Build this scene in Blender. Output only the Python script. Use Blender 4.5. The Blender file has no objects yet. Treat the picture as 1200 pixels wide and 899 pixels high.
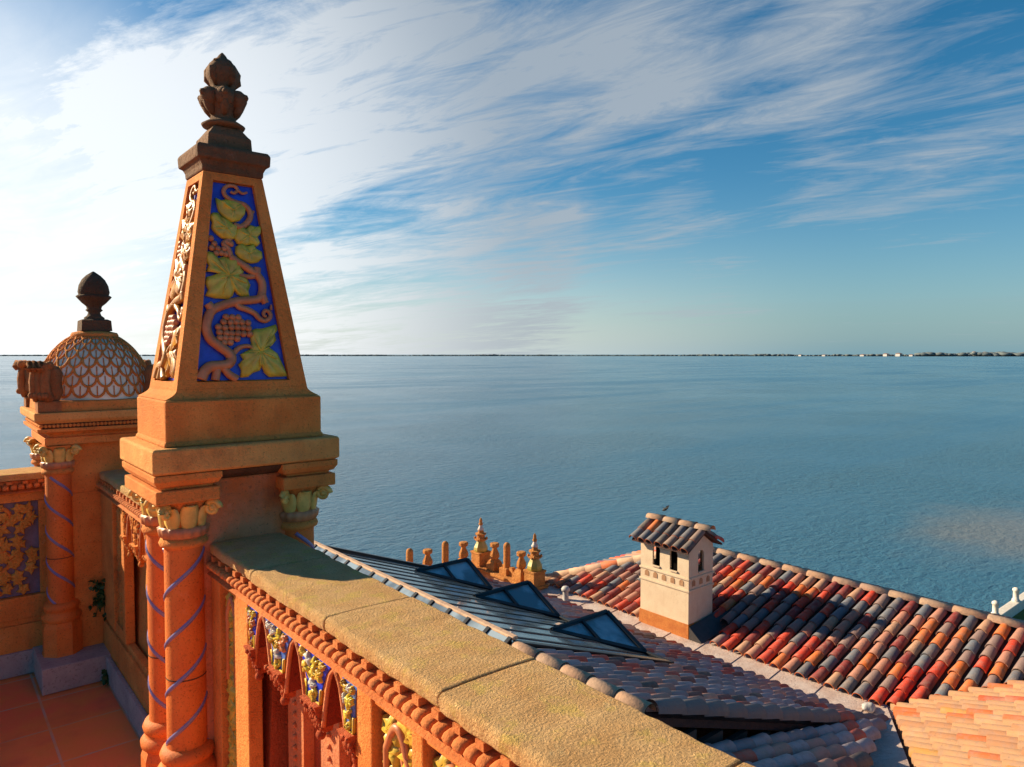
import bpy, bmesh, math, random
from mathutils import Vector, Matrix, noise
random.seed(7)
R = math.radians
PI = math.pi
sc = bpy.context.scene
COL = sc.collection

# ------------------------------------------------------------------ camera, sky, sun, exposure
EYE = 1.72                                   # metres above the terrace floor; x points out to sea, y along the parapet
cam = bpy.data.cameras.new('camera')
cam.sensor_width = 36.0
cam.lens = 25.2
cam.clip_start = 0.05
cam.clip_end = 90000
cam_ob = bpy.data.objects.new('camera', cam)
COL.objects.link(cam_ob)
cam_ob.location = (0, 0, EYE)
cam_ob.rotation_euler = (R(90 - 2.33), 0, -math.atan2(.637, .770))
sc.camera = cam_ob

SUN_EL, SUN_AZ = R(26), R(31)              # azimuth measured from +y towards -x
sun_dir = Vector((-math.sin(SUN_AZ)*math.cos(SUN_EL), math.cos(SUN_AZ)*math.cos(SUN_EL), math.sin(SUN_EL)))
sl = bpy.data.lights.new('sun', 'SUN')
sl.energy = 4.6
sl.angle = R(0.5)
sl.color = (1.0, .80, .52)
so = bpy.data.objects.new('sun', sl)
COL.objects.link(so)
so.rotation_euler = sun_dir.to_track_quat('Z', 'Y').to_euler()

world = bpy.data.worlds.new('World')
sc.world = world
world.use_nodes = True
def build_world():
    nt = world.node_tree
    N, L = nt.nodes, nt.links
    N.clear()
    out = N.new('ShaderNodeOutputWorld')
    bg = N.new('ShaderNodeBackground')
    bg.inputs['Strength'].default_value = .092
    L.new(bg.outputs[0], out.inputs[0])
    sky = N.new('ShaderNodeTexSky')
    sky.sky_type = 'NISHITA'
    sky.sun_disc = False
    sky.sun_elevation = SUN_EL
    sky.sun_rotation = -SUN_AZ
    sky.altitude = 0
    sky.air_density = 1.0
    sky.dust_density = .35
    sky.ozone_density = 3.0
    def math_(op, a, b=None, clamp=False):
        n = N.new('ShaderNodeMath'); n.operation = op; n.use_clamp = clamp
        for i, v in enumerate((a, b)):
            if v is None: continue
            if isinstance(v, (int, float)): n.inputs[i].default_value = v
            else: L.new(v, n.inputs[i])
        return n.outputs[0]
    hs = N.new('ShaderNodeHueSaturation')
    hs.inputs['Saturation'].default_value = 1.36
    hs.inputs['Value'].default_value = .60
    hs.inputs['Hue'].default_value = .489
    L.new(sky.outputs[0], hs.inputs['Color'])
    tc = N.new('ShaderNodeTexCoord')
    sep = N.new('ShaderNodeSeparateXYZ')
    L.new(tc.outputs['Generated'], sep.inputs[0])
    zz = math_('ADD', math_('MAXIMUM', sep.outputs[2], 0.0), .10)
    u = math_('DIVIDE', sep.outputs[0], zz)
    v = math_('DIVIDE', sep.outputs[1], zz)
    def layer(su, sv, off, detail, rough, dist, rot=0.0):
        cmb = N.new('ShaderNodeCombineXYZ')
        cr, sr = math.cos(rot), math.sin(rot)
        ur = math_('ADD', math_('MULTIPLY', u, cr), math_('MULTIPLY', v, -sr))
        vr = math_('ADD', math_('MULTIPLY', u, sr), math_('MULTIPLY', v, cr))
        L.new(math_('MULTIPLY', ur, su), cmb.inputs[0])
        L.new(math_('MULTIPLY', vr, sv), cmb.inputs[1])
        cmb.inputs[2].default_value = off
        nz = N.new('ShaderNodeTexNoise')
        nz.inputs['Scale'].default_value = 1.0
        nz.inputs['Detail'].default_value = detail
        nz.inputs['Roughness'].default_value = rough
        nz.inputs['Distortion'].default_value = dist
        L.new(cmb.outputs[0], nz.inputs['Vector'])
        return nz.outputs[0]
    def ramp(val, a, b):
        n = N.new('ShaderNodeMapRange'); n.interpolation_type = 'SMOOTHSTEP'
        L.new(val, n.inputs[0])
        n.inputs[1].default_value = a; n.inputs[2].default_value = b
        return n.outputs[0]
    streak = layer(1.9, .62, 3.1, 10, .63, .9, R(-14))
    fine = layer(6.0, 1.7, 7.7, 10, .70, 1.3, R(-20))
    big = layer(.60, .40, 1.3, 4, .55, .4, R(-10))
    def aim(px, py, inner, outer):
        """soft patch of sky round one direction"""
        a_, b_ = (px-600)/840, (416-py)/840
        d = Vector((.77*a_+.637, -.637*a_+.77, b_)).normalized()
        n = N.new('ShaderNodeVectorMath'); n.operation = 'DOT_PRODUCT'
        nv = N.new('ShaderNodeVectorMath'); nv.operation = 'NORMALIZE'
        L.new(tc.outputs['Generated'], nv.inputs[0])
        L.new(nv.outputs[0], n.inputs[0]); n.inputs[1].default_value = d
        return ramp(n.outputs['Value'], math.cos(R(outer)), math.cos(R(inner)))
    tex = math_('ADD', math_('MULTIPLY', streak, .62), math_('MULTIPLY', fine, .38))
    tex = math_('ADD', math_('MULTIPLY', tex, .72), math_('MULTIPLY', big, .28))
    cov = .05
    for px, py, i_, o_, w in SKY_BANKS:
        cov = math_('ADD', math_('MULTIPLY', aim(px, py, i_, o_), w), cov)
    cov = math_('MINIMUM', cov, 1.0)
    # more cover lowers the threshold of the streaks
    lo = math_('SUBTRACT', .585, math_('MULTIPLY', cov, .20))
    k = math_('DIVIDE', math_('SUBTRACT', tex, lo), .135, True)
    k = math_('MULTIPLY', math_('POWER', k, 1.25), .82)
    # bright veil round the hidden sun, and pale haze low over the water
    glow = aim(-100, 320, 5, 25)
    k = math_('MAXIMUM', k, math_('MULTIPLY', glow, math_('ADD', math_('MULTIPLY', tex, 1.3), .15), True))
    low = math_('POWER', math_('SUBTRACT', 1.0, math_('DIVIDE', math_('MAXIMUM', sep.outputs[2], 0.0), .24, True), True), 2.0)
    hz = N.new('ShaderNodeMix'); hz.data_type = 'RGBA'
    L.new(math_('MULTIPLY', low, .85), hz.inputs['Factor'])
    L.new(hs.outputs[0], hz.inputs['A'])
    hcol = N.new('ShaderNodeMix'); hcol.data_type = 'RGBA'
    L.new(aim(250, 400, 6, 50), hcol.inputs['Factor'])
    hcol.inputs['A'].default_value = (.92, 2.0, 2.55, 1)
    hcol.inputs['B'].default_value = (3.5, 4.05, 4.15, 1)
    L.new(hcol.outputs['Result'], hz.inputs['B'])
    mix = N.new('ShaderNodeMix'); mix.data_type = 'RGBA'
    L.new(k, mix.inputs['Factor'])
    L.new(hz.outputs['Result'], mix.inputs['A'])
    ccol = N.new('ShaderNodeMix'); ccol.data_type = 'RGBA'
    L.new(aim(-60, 310, 4, 40), ccol.inputs['Factor'])
    ccol.inputs['A'].default_value = (2.35, 2.65, 2.95, 1)
    ccol.inputs['B'].default_value = (6.2, 6.3, 6.3, 1)
    L.new(ccol.outputs['Result'], mix.inputs['B'])
    L.new(mix.outputs['Result'], bg.inputs['Color'])
SKY_BANKS = [(430, 230, 5, 22, .72), (640, 140, 5, 17, .50), (830, 40, 4, 15, .45), (40, 150, 3, 12, .30), (60, 320, 6, 18, .8), (1080, 110, 3, 14, .60), (520, 350, 4, 15, .55), (800, 330, 2, 8, .45), (300, 20, 4, 16, .45)]
build_world()
sc.view_settings.view_transform = 'Standard'
sc.view_settings.look = 'None'
sc.view_settings.gamma = 1.0
sc.view_settings.exposure = 0.98
sc.view_settings.use_curve_mapping = False
sc.cycles.max_bounces = 8
sc.cycles.diffuse_bounces = 4
sc.cycles.use_denoising = True

# ------------------------------------------------------------------ materials
def new_mat(name):
    m = bpy.data.materials.new(name); m.use_nodes = True
    nt = m.node_tree
    b = nt.nodes['Principled BSDF']
    return m, nt, b
def nd(nt, t, **kw):
    n = nt.nodes.new(t)
    for k, v in kw.items():
        if k in ('operation', 'data_type', 'blend_type', 'interpolation_type', 'feature', 'wave_type', 'distance'): setattr(n, k, v)
        else: n.inputs[k].default_value = v
    return n
def c4(c): return (c[0], c[1], c[2], 1)
def mixc(nt, fac, a, b, blend='MIX'):
    n = nt.nodes.new('ShaderNodeMix'); n.data_type = 'RGBA'; n.blend_type = blend
    for key, v in (('Factor', fac), ('A', a), ('B', b)):
        if isinstance(v, (int, float)): n.inputs[key].default_value = v
        elif isinstance(v, tuple): n.inputs[key].default_value = c4(v)
        else: nt.links.new(v, n.inputs[key])
    return n.outputs['Result']
def rng(nt, v, a, b, lo=0.0, hi=1.0):
    n = nt.nodes.new('ShaderNodeMapRange'); n.interpolation_type = 'SMOOTHSTEP'
    nt.links.new(v, n.inputs[0])
    for i, q in enumerate((a, b, lo, hi)): n.inputs[i+1].default_value = q
    return n.outputs[0]
def posn(nt):
    return nt.nodes.new('ShaderNodeNewGeometry').outputs['Position']
def noise_(nt, vec, scale, detail=6, rough=.55, dist=0.0):
    n = nd(nt, 'ShaderNodeTexNoise', Scale=scale, Detail=detail, Roughness=rough, Distortion=dist)
    nt.links.new(vec, n.inputs['Vector'])
    return n.outputs[0]
def bump_(nt, b, h, strength, distance):
    n = nd(nt, 'ShaderNodeBump', Strength=strength, Distance=distance)
    nt.links.new(h, n.inputs['Height'])
    nt.links.new(n.outputs[0], b.inputs['Normal'])
    return n

def stone(name, c1, c2, stain=(.05, .03, .02), stain_amt=.5, rough=.85, scale=7, bump=.5, bdist=.004, pit=70, speck=None, spec=.25, lich=None):
    m, nt, b = new_mat(name)
    p = posn(nt)
    col = mixc(nt, rng(nt, noise_(nt, p, scale, 7, .6), .3, .7), c1, c2)
    if lich:
        col = mixc(nt, rng(nt, noise_(nt, p, 16, 6, .7), .50, .66, 0, .8), col, lich)
    big = noise_(nt, p, 3.1, 8, .68, .4)
    col = mixc(nt, rng(nt, big, .56, .78, 0, stain_amt), col, stain)
    mpd = nt.nodes.new('ShaderNodeMapping'); mpd.inputs['Scale'].default_value = (1, 1, .12)
    nt.links.new(p, mpd.inputs['Vector'])
    drip = noise_(nt, mpd.outputs[0], scale*2.6, 6, .62)
    col = mixc(nt, rng(nt, drip, .54, .74, 0, .45*stain_amt), col, stain)
    salt = noise_(nt, p, scale*1.7, 7, .7, .3)
    col = mixc(nt, rng(nt, salt, .60, .74, 0, .38), col, tuple(min(.85, x*1.15+.10) for x in c1))
    mid = noise_(nt, p, pit*.38, 6, .75)
    col = mixc(nt, rng(nt, mid, .55, .70, 0, .36), col, tuple(x*.45 for x in c1))
    fine = noise_(nt, p, pit, 5, .7)
    col = mixc(nt, rng(nt, fine, .54, .68, 0, .75), col, speck or tuple(x*.35 for x in c1))
    nt.links.new(col, b.inputs['Base Color'])
    b.inputs['Roughness'].default_value = rough
    b.inputs['Specular IOR Level'].default_value = spec
    h = nd(nt, 'ShaderNodeMath', operation='ADD')
    nt.links.new(rng(nt, fine, .35, .62, 1, 0), h.inputs[0]); nt.links.new(noise_(nt, p, pit*.22, 6, .7), h.inputs[1])
    bump_(nt, b, h.outputs[0], bump, bdist)
    return m
def glaze(name, c1, c2, rough=.28, scale=18, spec=.5, bump=.25):
    m, nt, b = new_mat(name)
    p = posn(nt)
    n1 = noise_(nt, p, scale, 6, .6)
    col = mixc(nt, rng(nt, n1, .32, .68), c1, c2)
    col = mixc(nt, rng(nt, noise_(nt, p, 85, 4, .7), .60, .75, 0, .6), col, tuple(x*.25 for x in c1))
    nt.links.new(col, b.inputs['Base Color'])
    b.inputs['Roughness'].default_value = rough
    b.inputs['Specular IOR Level'].default_value = spec
    bump_(nt, b, noise_(nt, p, 40, 5, .6), bump, .004)
    return m
M = {}
M['terracotta'] = stone('terracotta', (.82, .31, .075), (.70, .22, .048), stain=(.20, .085, .035), stain_amt=.65, pit=95, bump=.6)
M['terracotta_pale'] = stone('terracotta_pale', (.84, .42, .125), (.72, .30, .080), stain=(.22, .11, .05), stain_amt=.65, pit=110, bump=.6)
M['terracotta_aged'] = stone('terracotta_aged', (.23, .115, .060), (.14, .075, .040), stain=(.04, .03, .02), stain_amt=.7, pit=60, bump=.7)
M['scroll_clay'] = stone('scroll_clay', (.46, .19, .07), (.32, .12, .045), stain=(.05, .03, .02), stain_amt=.7, pit=70, bump=.8)
M['arch_shade_red'] = stone('arch_shade_red', (.30, .045, .022), (.20, .03, .016), stain_amt=.4, pit=80)
M['terracotta_red'] = stone('terracotta_red', (.58, .13, .045), (.45, .085, .03), stain_amt=.4, pit=80, bump=.8)
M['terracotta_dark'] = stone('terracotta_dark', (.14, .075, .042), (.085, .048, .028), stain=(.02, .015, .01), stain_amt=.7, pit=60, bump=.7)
M['column_clay'] = stone('column_clay', (.78, .215, .038), (.66, .155, .028), stain=(.2, .06, .02), stain_amt=.35, rough=.62, pit=120, bump=.25, spec=.35)
M['pier_rose'] = stone('pier_rose', (.66, .25, .12), (.60, .17, .05), stain=(.12, .06, .04), stain_amt=.6, pit=80)
M['coping'] = stone('coping', (.85, .54, .25), (.74, .42, .17), stain=(.42, .22, .09), stain_amt=.5, rough=.95, scale=11, bump=.9, bdist=.006, pit=170, speck=(.20, .095, .035), lich=(.78, .55, .15))
M['gold_clay'] = stone('gold_clay', (.78, .42, .10), (.62, .26, .05), stain=(.2, .08, .03), stain_amt=.5, pit=90, bump=.5)
M['dentil'] = stone('dentil', (.70, .24, .075), (.56, .16, .045), stain_amt=.3, pit=90, bump=.5)
M['blue_glaze'] = glaze('blue_glaze', (.025, .07, .74), (.015, .035, .50), rough=.30)
M['leaf_glaze'] = glaze('leaf_glaze', (.68, .56, .06), (.52, .37, .045), rough=.28, scale=24)
M['capital_glaze'] = glaze('capital_glaze', (.80, .54, .15), (.58, .38, .09), rough=.42, scale=22)
M['sunlit_glaze'] = glaze('sunlit_glaze', (.52, .25, .03), (.38, .13, .02), rough=.40, spec=.4, scale=30)
M['clay_glaze'] = glaze('clay_glaze', (.58, .23, .10), (.44, .15, .06), rough=.45)
M['yellow_glaze'] = glaze('yellow_glaze', (.72, .50, .06), (.50, .28, .03), rough=.42, bump=.5)
M['white_glaze'] = glaze('white_glaze', (.62, .60, .55), (.50, .45, .40), rough=.3)
M['sky_glaze'] = glaze('sky_glaze', (.10, .22, .60), (.05, .10, .45), rough=.3)
M['dull_blue'] = glaze('dull_blue', (.16, .15, .26), (.12, .10, .16), rough=.5)
M['band_glaze'] = glaze('band_glaze', (.15, .15, .42), (.24, .20, .34), rough=.3, spec=.6)
M['mint_glaze'] = glaze('mint_glaze', (.84, .86, .72), (.66, .72, .58), rough=.5, spec=.3, scale=9)
M['kerb'] = stone('kerb', (.44, .37, .37), (.33, .27, .28), stain_amt=.4, pit=70, bump=.3)

def floor_mat():
    m, nt, b = new_mat('terracotta_floor_tile')
    p = posn(nt)
    mp = nt.nodes.new('ShaderNodeMapping')
    mp.inputs['Location'].default_value = (-.42 + 3, -3.835 + 3.45 , 0)
    nt.links.new(p, mp.inputs['Vector'])
    br = nt.nodes.new('ShaderNodeTexBrick')
    br.offset = 0; br.offset_frequency = 1
    br.inputs['Scale'].default_value = 1
    br.inputs['Brick Width'].default_value = .30
    br.inputs['Row Height'].default_value = .345
    br.inputs['Mortar Size'].default_value = .006
    br.inputs['Mortar Smooth'].default_value = .2
    br.inputs['Color1'].default_value = (.85, .17, .07, 1)
    br.inputs['Color2'].default_value = (.86, .24, .07, 1)
    br.inputs['Mortar'].default_value = (.62, .36, .27, 1)
    nt.links.new(mp.outputs[0], br.inputs['Vector'])
    n1 = noise_(nt, p, 5, 7, .6)
    col = mixc(nt, rng(nt, n1, .35, .7, 0, .65), br.outputs['Color'], (.78, .27, .05))
    col = mixc(nt, rng(nt, noise_(nt, p, 2.2, 6, .6), .5, .7, 0, .5), col, (.55, .09, .06))
    nt.links.new(col, b.inputs['Base Color'])
    b.inputs['Roughness'].default_value = .6
    h = nd(nt, 'ShaderNodeMath', operation='SUBTRACT')
    nt.links.new(noise_(nt, p, 40, 5), h.inputs[0]); nt.links.new(br.outputs['Fac'], h.inputs[1])
    bump_(nt, b, h.outputs[0], .4, .004)
    return m
M['floor'] = floor_mat()

def tile_mat(name, stops, end=None, fade=None):
    """stops: [(position, colour)...] picked per tile."""
    m, nt, b = new_mat(name)
    g = nt.nodes.new('ShaderNodeNewGeometry')
    rp = nt.nodes.new('ShaderNodeValToRGB'); rp.color_ramp.interpolation = 'CONSTANT'
    e = rp.color_ramp.elements
    e[0].position = 0; e[0].color = c4(stops[0][1])
    e[1].position = stops[1][0]; e[1].color = c4(stops[1][1])
    for ps, cc in stops[2:]:
        q = e.new(ps); q.color = c4(cc)
    nt.links.new(g.outputs['Random Per Island'], rp.inputs[0])
    p = g.outputs['Position']
    col = rp.outputs[0]
    col = mixc(nt, rng(nt, noise_(nt, p, 9, 7, .65), .42, .68, 0, .45), col, (.22, .15, .13))
    col = mixc(nt, rng(nt, noise_(nt, p, 2.3, 6, .6), .52, .72, 0, .40), col, (.40, .27, .19))
    col = mixc(nt, rng(nt, noise_(nt, p, 30, 5, .7), .58, .72, 0, .5), col, (.05, .035, .03))
    nt.links.new(col, b.inputs['Base Color'])
    b.inputs['Roughness'].default_value = .68
    b.inputs['Specular IOR Level'].default_value = .35
    bump_(nt, b, noise_(nt, p, 26, 6, .6), .5, .012)
    return m
SLATE, BLUEGREY, MAUVE, BUFF, PINK = (.115, .12, .145), (.13, .15, .185), (.23, .15, .14), (.44, .24, .15), (.42, .18, .125)
ORANGE, RED, MAROON, TAN, DARK = (.58, .14, .028), (.54, .045, .018), (.22, .030, .028), (.50, .33, .19), (.055, .045, .045)
M['mixed_tiles'] = tile_mat('mixed_tiles', [(0, SLATE), (.13, BLUEGREY), (.26, MAUVE), (.42, PINK), (.56, BUFF), (.63, ORANGE), (.73, RED), (.88, MAROON)])
LAV = (.36, .30, .33)
M['grey_tiles'] = tile_mat('grey_tiles', [(0, LAV), (.34, (.25, .21, .24)), (.52, (.34, .24, .25)), (.62, (.46, .22, .18)), (.72, (.18, .055, .05)), (.79, (.52, .07, .04)), (.89, (.58, .28, .20)), (.95, (.08, .06, .06))])
M['buff_tiles'] = tile_mat('buff_tiles', [(0, (.36, .195, .10)), (.40, (.40, .21, .105)), (.66, (.33, .155, .075)), (.82, (.40, .10, .025)), (.90, (.40, .19, .045)), (.95, (.36, .07, .025))])
M['ridge_tiles'] = tile_mat('ridge_tiles', [(0, (.58, .38, .25)), (.4, (.60, .36, .22)), (.62, (.52, .33, .23)), (.76, (.60, .14, .04)), (.90, (.56, .36, .23))])
M['dark_tiles'] = tile_mat('dark_tiles', [(0, SLATE), (.35, (.10, .085, .085)), (.55, (.22, .15, .13)), (.68, ORANGE), (.84, RED), (.92, (.40, .22, .13))])
M['verge_tiles'] = tile_mat('verge_tiles', [(0, (.13, .12, .13)), (.5, (.16, .14, .15)), (.78, (.45, .07, .04)), (.88, (.55, .24, .10)), (.94, (.14, .12, .12))])
M['clay_rim'] = stone('clay_rim', (.62, .16, .04), (.50, .10, .03), stain_amt=.3, pit=50, bump=.3)
M['roof_bed'] = stone('roof_bed', (.10, .05, .04), (.06, .035, .035), stain_amt=.4, pit=40)
M['valley_metal'] = stone('valley_metal', (.60, .50, .46), (.50, .36, .31), stain=(.30, .14, .08), stain_amt=.65, rough=.75, scale=3, pit=30, bump=.4, bdist=.01)
M['stucco'] = stone('stucco', (.70, .56, .41), (.64, .49, .35), stain=(.42, .27, .16), stain_amt=.6, rough=.9, scale=4, pit=60, bump=.4, speck=(.50, .38, .26))
M['rust_flash'] = stone('rust_flash', (.52, .19, .05), (.42, .13, .035), stain=(.3, .09, .03), stain_amt=.5, pit=40, bump=.2)
M['niche'] = stone('niche', (.46, .27, .15), (.38, .20, .11), pit=60)
M['wall_plaster'] = stone('wall_plaster', (.55, .30, .17), (.47, .24, .13), pit=30)
M['crest_clay'] = stone('crest_clay', (.62, .27, .075), (.50, .19, .05), stain=(.12, .07, .03), stain_amt=.5, scale=6, pit=22, bump=.7, bdist=.02)
M['crest_green'] = glaze('crest_green', (.50, .36, .07), (.34, .28, .05), rough=.4, scale=8)
M['crest_white'] = glaze('crest_white', (.60, .52, .47), (.5, .40, .36), rough=.4, scale=8)
def plain(name, c, rough=.5, metal=0.0, spec=.5):
    m, nt, b = new_mat(name)
    p = posn(nt)
    col = mixc(nt, rng(nt, noise_(nt, p, 12, 5, .6), .35, .7), c, tuple(x*.72 for x in c))
    nt.links.new(col, b.inputs['Base Color'])
    b.inputs['Roughness'].default_value = rough
    b.inputs['Metallic'].default_value = metal
    b.inputs['Specular IOR Level'].default_value = spec
    return m
M['black_frame'] = plain('black_frame', (.012, .014, .018), .35)
M['dark_void'] = plain('dark_void', (.006, .005, .005), .95, spec=.05)
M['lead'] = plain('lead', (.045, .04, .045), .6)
M['vent_white'] = plain('vent_white', (.48, .46, .45), .6)
M['white_paint'] = stone('white_paint', (.74, .70, .63), (.66, .60, .52), pit=20, bump=.2, stain_amt=.2)
M['weed'] = plain('weed', (.035, .085, .018), .55)
M['old_board'] = plain('old_board', (.07, .055, .05), .8)
M['bird'] = plain('bird', (.02, .018, .02), .7)
M['hazy_trees_far'] = plain('hazy_trees_far', (.15, .185, .20), .95, spec=.1)  # distance haze put into the bluish tree colour
M['house_far'] = plain('house_far', (.78, .72, .66), .8)
M['roof_far'] = plain('roof_far', (.36, .22, .17), .8)
M['lawn'] = stone('lawn', (.22, .20, .045), (.14, .15, .03), pit=9, scale=1.2, bump=.6, bdist=.05, stain_amt=.3)
M['paving'] = stone('paving', (.30, .26, .20), (.24, .2, .16), pit=5, scale=.7)
def glass_mat(name, sky_tint, rough=.05):
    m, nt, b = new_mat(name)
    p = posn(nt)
    col = mixc(nt, rng(nt, noise_(nt, p, 1.6, 4, .5, .5), .4, .62), sky_tint, tuple(x*.4 for x in sky_tint))  # sky reflection put into the glass colour, patchy by noise
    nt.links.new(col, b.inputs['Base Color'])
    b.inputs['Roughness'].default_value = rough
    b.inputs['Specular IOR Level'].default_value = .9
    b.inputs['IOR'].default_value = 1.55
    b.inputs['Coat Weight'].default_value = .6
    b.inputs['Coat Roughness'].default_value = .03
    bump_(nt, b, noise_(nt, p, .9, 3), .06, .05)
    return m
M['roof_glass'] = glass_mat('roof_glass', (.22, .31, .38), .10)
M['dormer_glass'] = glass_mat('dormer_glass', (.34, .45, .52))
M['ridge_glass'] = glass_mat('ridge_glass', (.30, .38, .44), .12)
def water_mat():
    m, nt, b = new_mat('sea_water')
    p = posn(nt)
    wide = noise_(nt, p, .006, 5, .55, .6)
    col = mixc(nt, rng(nt, wide, .40, .62), (.038, .135, .225), (.056, .165, .255))
    # a pale sandbar shoal under shallow water
    mp = nt.nodes.new('ShaderNodeMapping')
    mp.inputs['Location'].default_value = (-61, -17, 0)
    nt.links.new(p, mp.inputs['Vector'])
    mp2 = nt.nodes.new('ShaderNodeMapping'); mp2.inputs['Scale'].default_value = (1/17, 1/9, 0)
    mp2.inputs['Rotation'].default_value = (0, 0, R(30))
    nt.links.new(mp.outputs[0], mp2.inputs['Vector'])
    ln = nt.nodes.new('ShaderNodeVectorMath'); ln.operation = 'LENGTH'
    nt.links.new(mp2.outputs[0], ln.inputs[0])
    ad = nd(nt, 'ShaderNodeMath', operation='ADD')
    nt.links.new(ln.outputs['Value'], ad.inputs[0])
    ns = nd(nt, 'ShaderNodeMath', operation='MULTIPLY'); ns.inputs[1].default_value = 1.3
    nt.links.new(noise_(nt, p, .11, 6, .6), ns.inputs[0])
    nt.links.new(ns.outputs[0], ad.inputs[1])
    col = mixc(nt, rng(nt, ad.outputs[0], .75, 1.55, .50, 0), col, (.26, .20, .14))
    nt.links.new(col, b.inputs['Base Color'])
    b.inputs['Roughness'].default_value = .16
    b.inputs['IOR'].default_value = 1.33
    mpw = nt.nodes.new('ShaderNodeMapping')
    mpw.inputs['Rotation'].default_value = (0, 0, R(25))
    mpw.inputs['Scale'].default_value = (.55, 1, 1)
    nt.links.new(p, mpw.inputs['Vector'])
    w1 = noise_(nt, mpw.outputs[0], 1.5, 6, .62, .3)
    w2 = noise_(nt, mpw.outputs[0], 5.5, 4, .6, .2)
    w3 = noise_(nt, p, .05, 3, .5)
    s = nd(nt, 'ShaderNodeMath', operation='MULTIPLY'); s.inputs[1].default_value = .35
    nt.links.new(w2, s.inputs[0])
    a = nd(nt, 'ShaderNodeMath', operation='ADD')
    nt.links.new(w1, a.inputs[0]); nt.links.new(s.outputs[0], a.inputs[1])
    bm = bump_(nt, b, a.outputs[0], .55, .42)
    mpl = nt.nodes.new('ShaderNodeMapping')
    mpl.inputs['Rotation'].default_value = (0, 0, R(39.6))
    mpl.inputs['Scale'].default_value = (.006, .030, 1)
    nt.links.new(p, mpl.inputs['Vector'])
    lane = noise_(nt, mpl.outputs[0], 1.0, 6, .62, .8)
    nt.links.new(rng(nt, lane, .42, .66, .14, .26), b.inputs['Roughness'])
    wl = nd(nt, 'ShaderNodeMath', operation='MULTIPLY')
    nt.links.new(rng(nt, lane, .40, .64, 1.0, .50), wl.inputs[0]); nt.links.new(rng(nt, w3, .35, .65, .45, .85), wl.inputs[1])
    st = wl.outputs[0]
    nt.links.new(st, bm.inputs['Strength'])
    return m
M['sea'] = water_mat()

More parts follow.
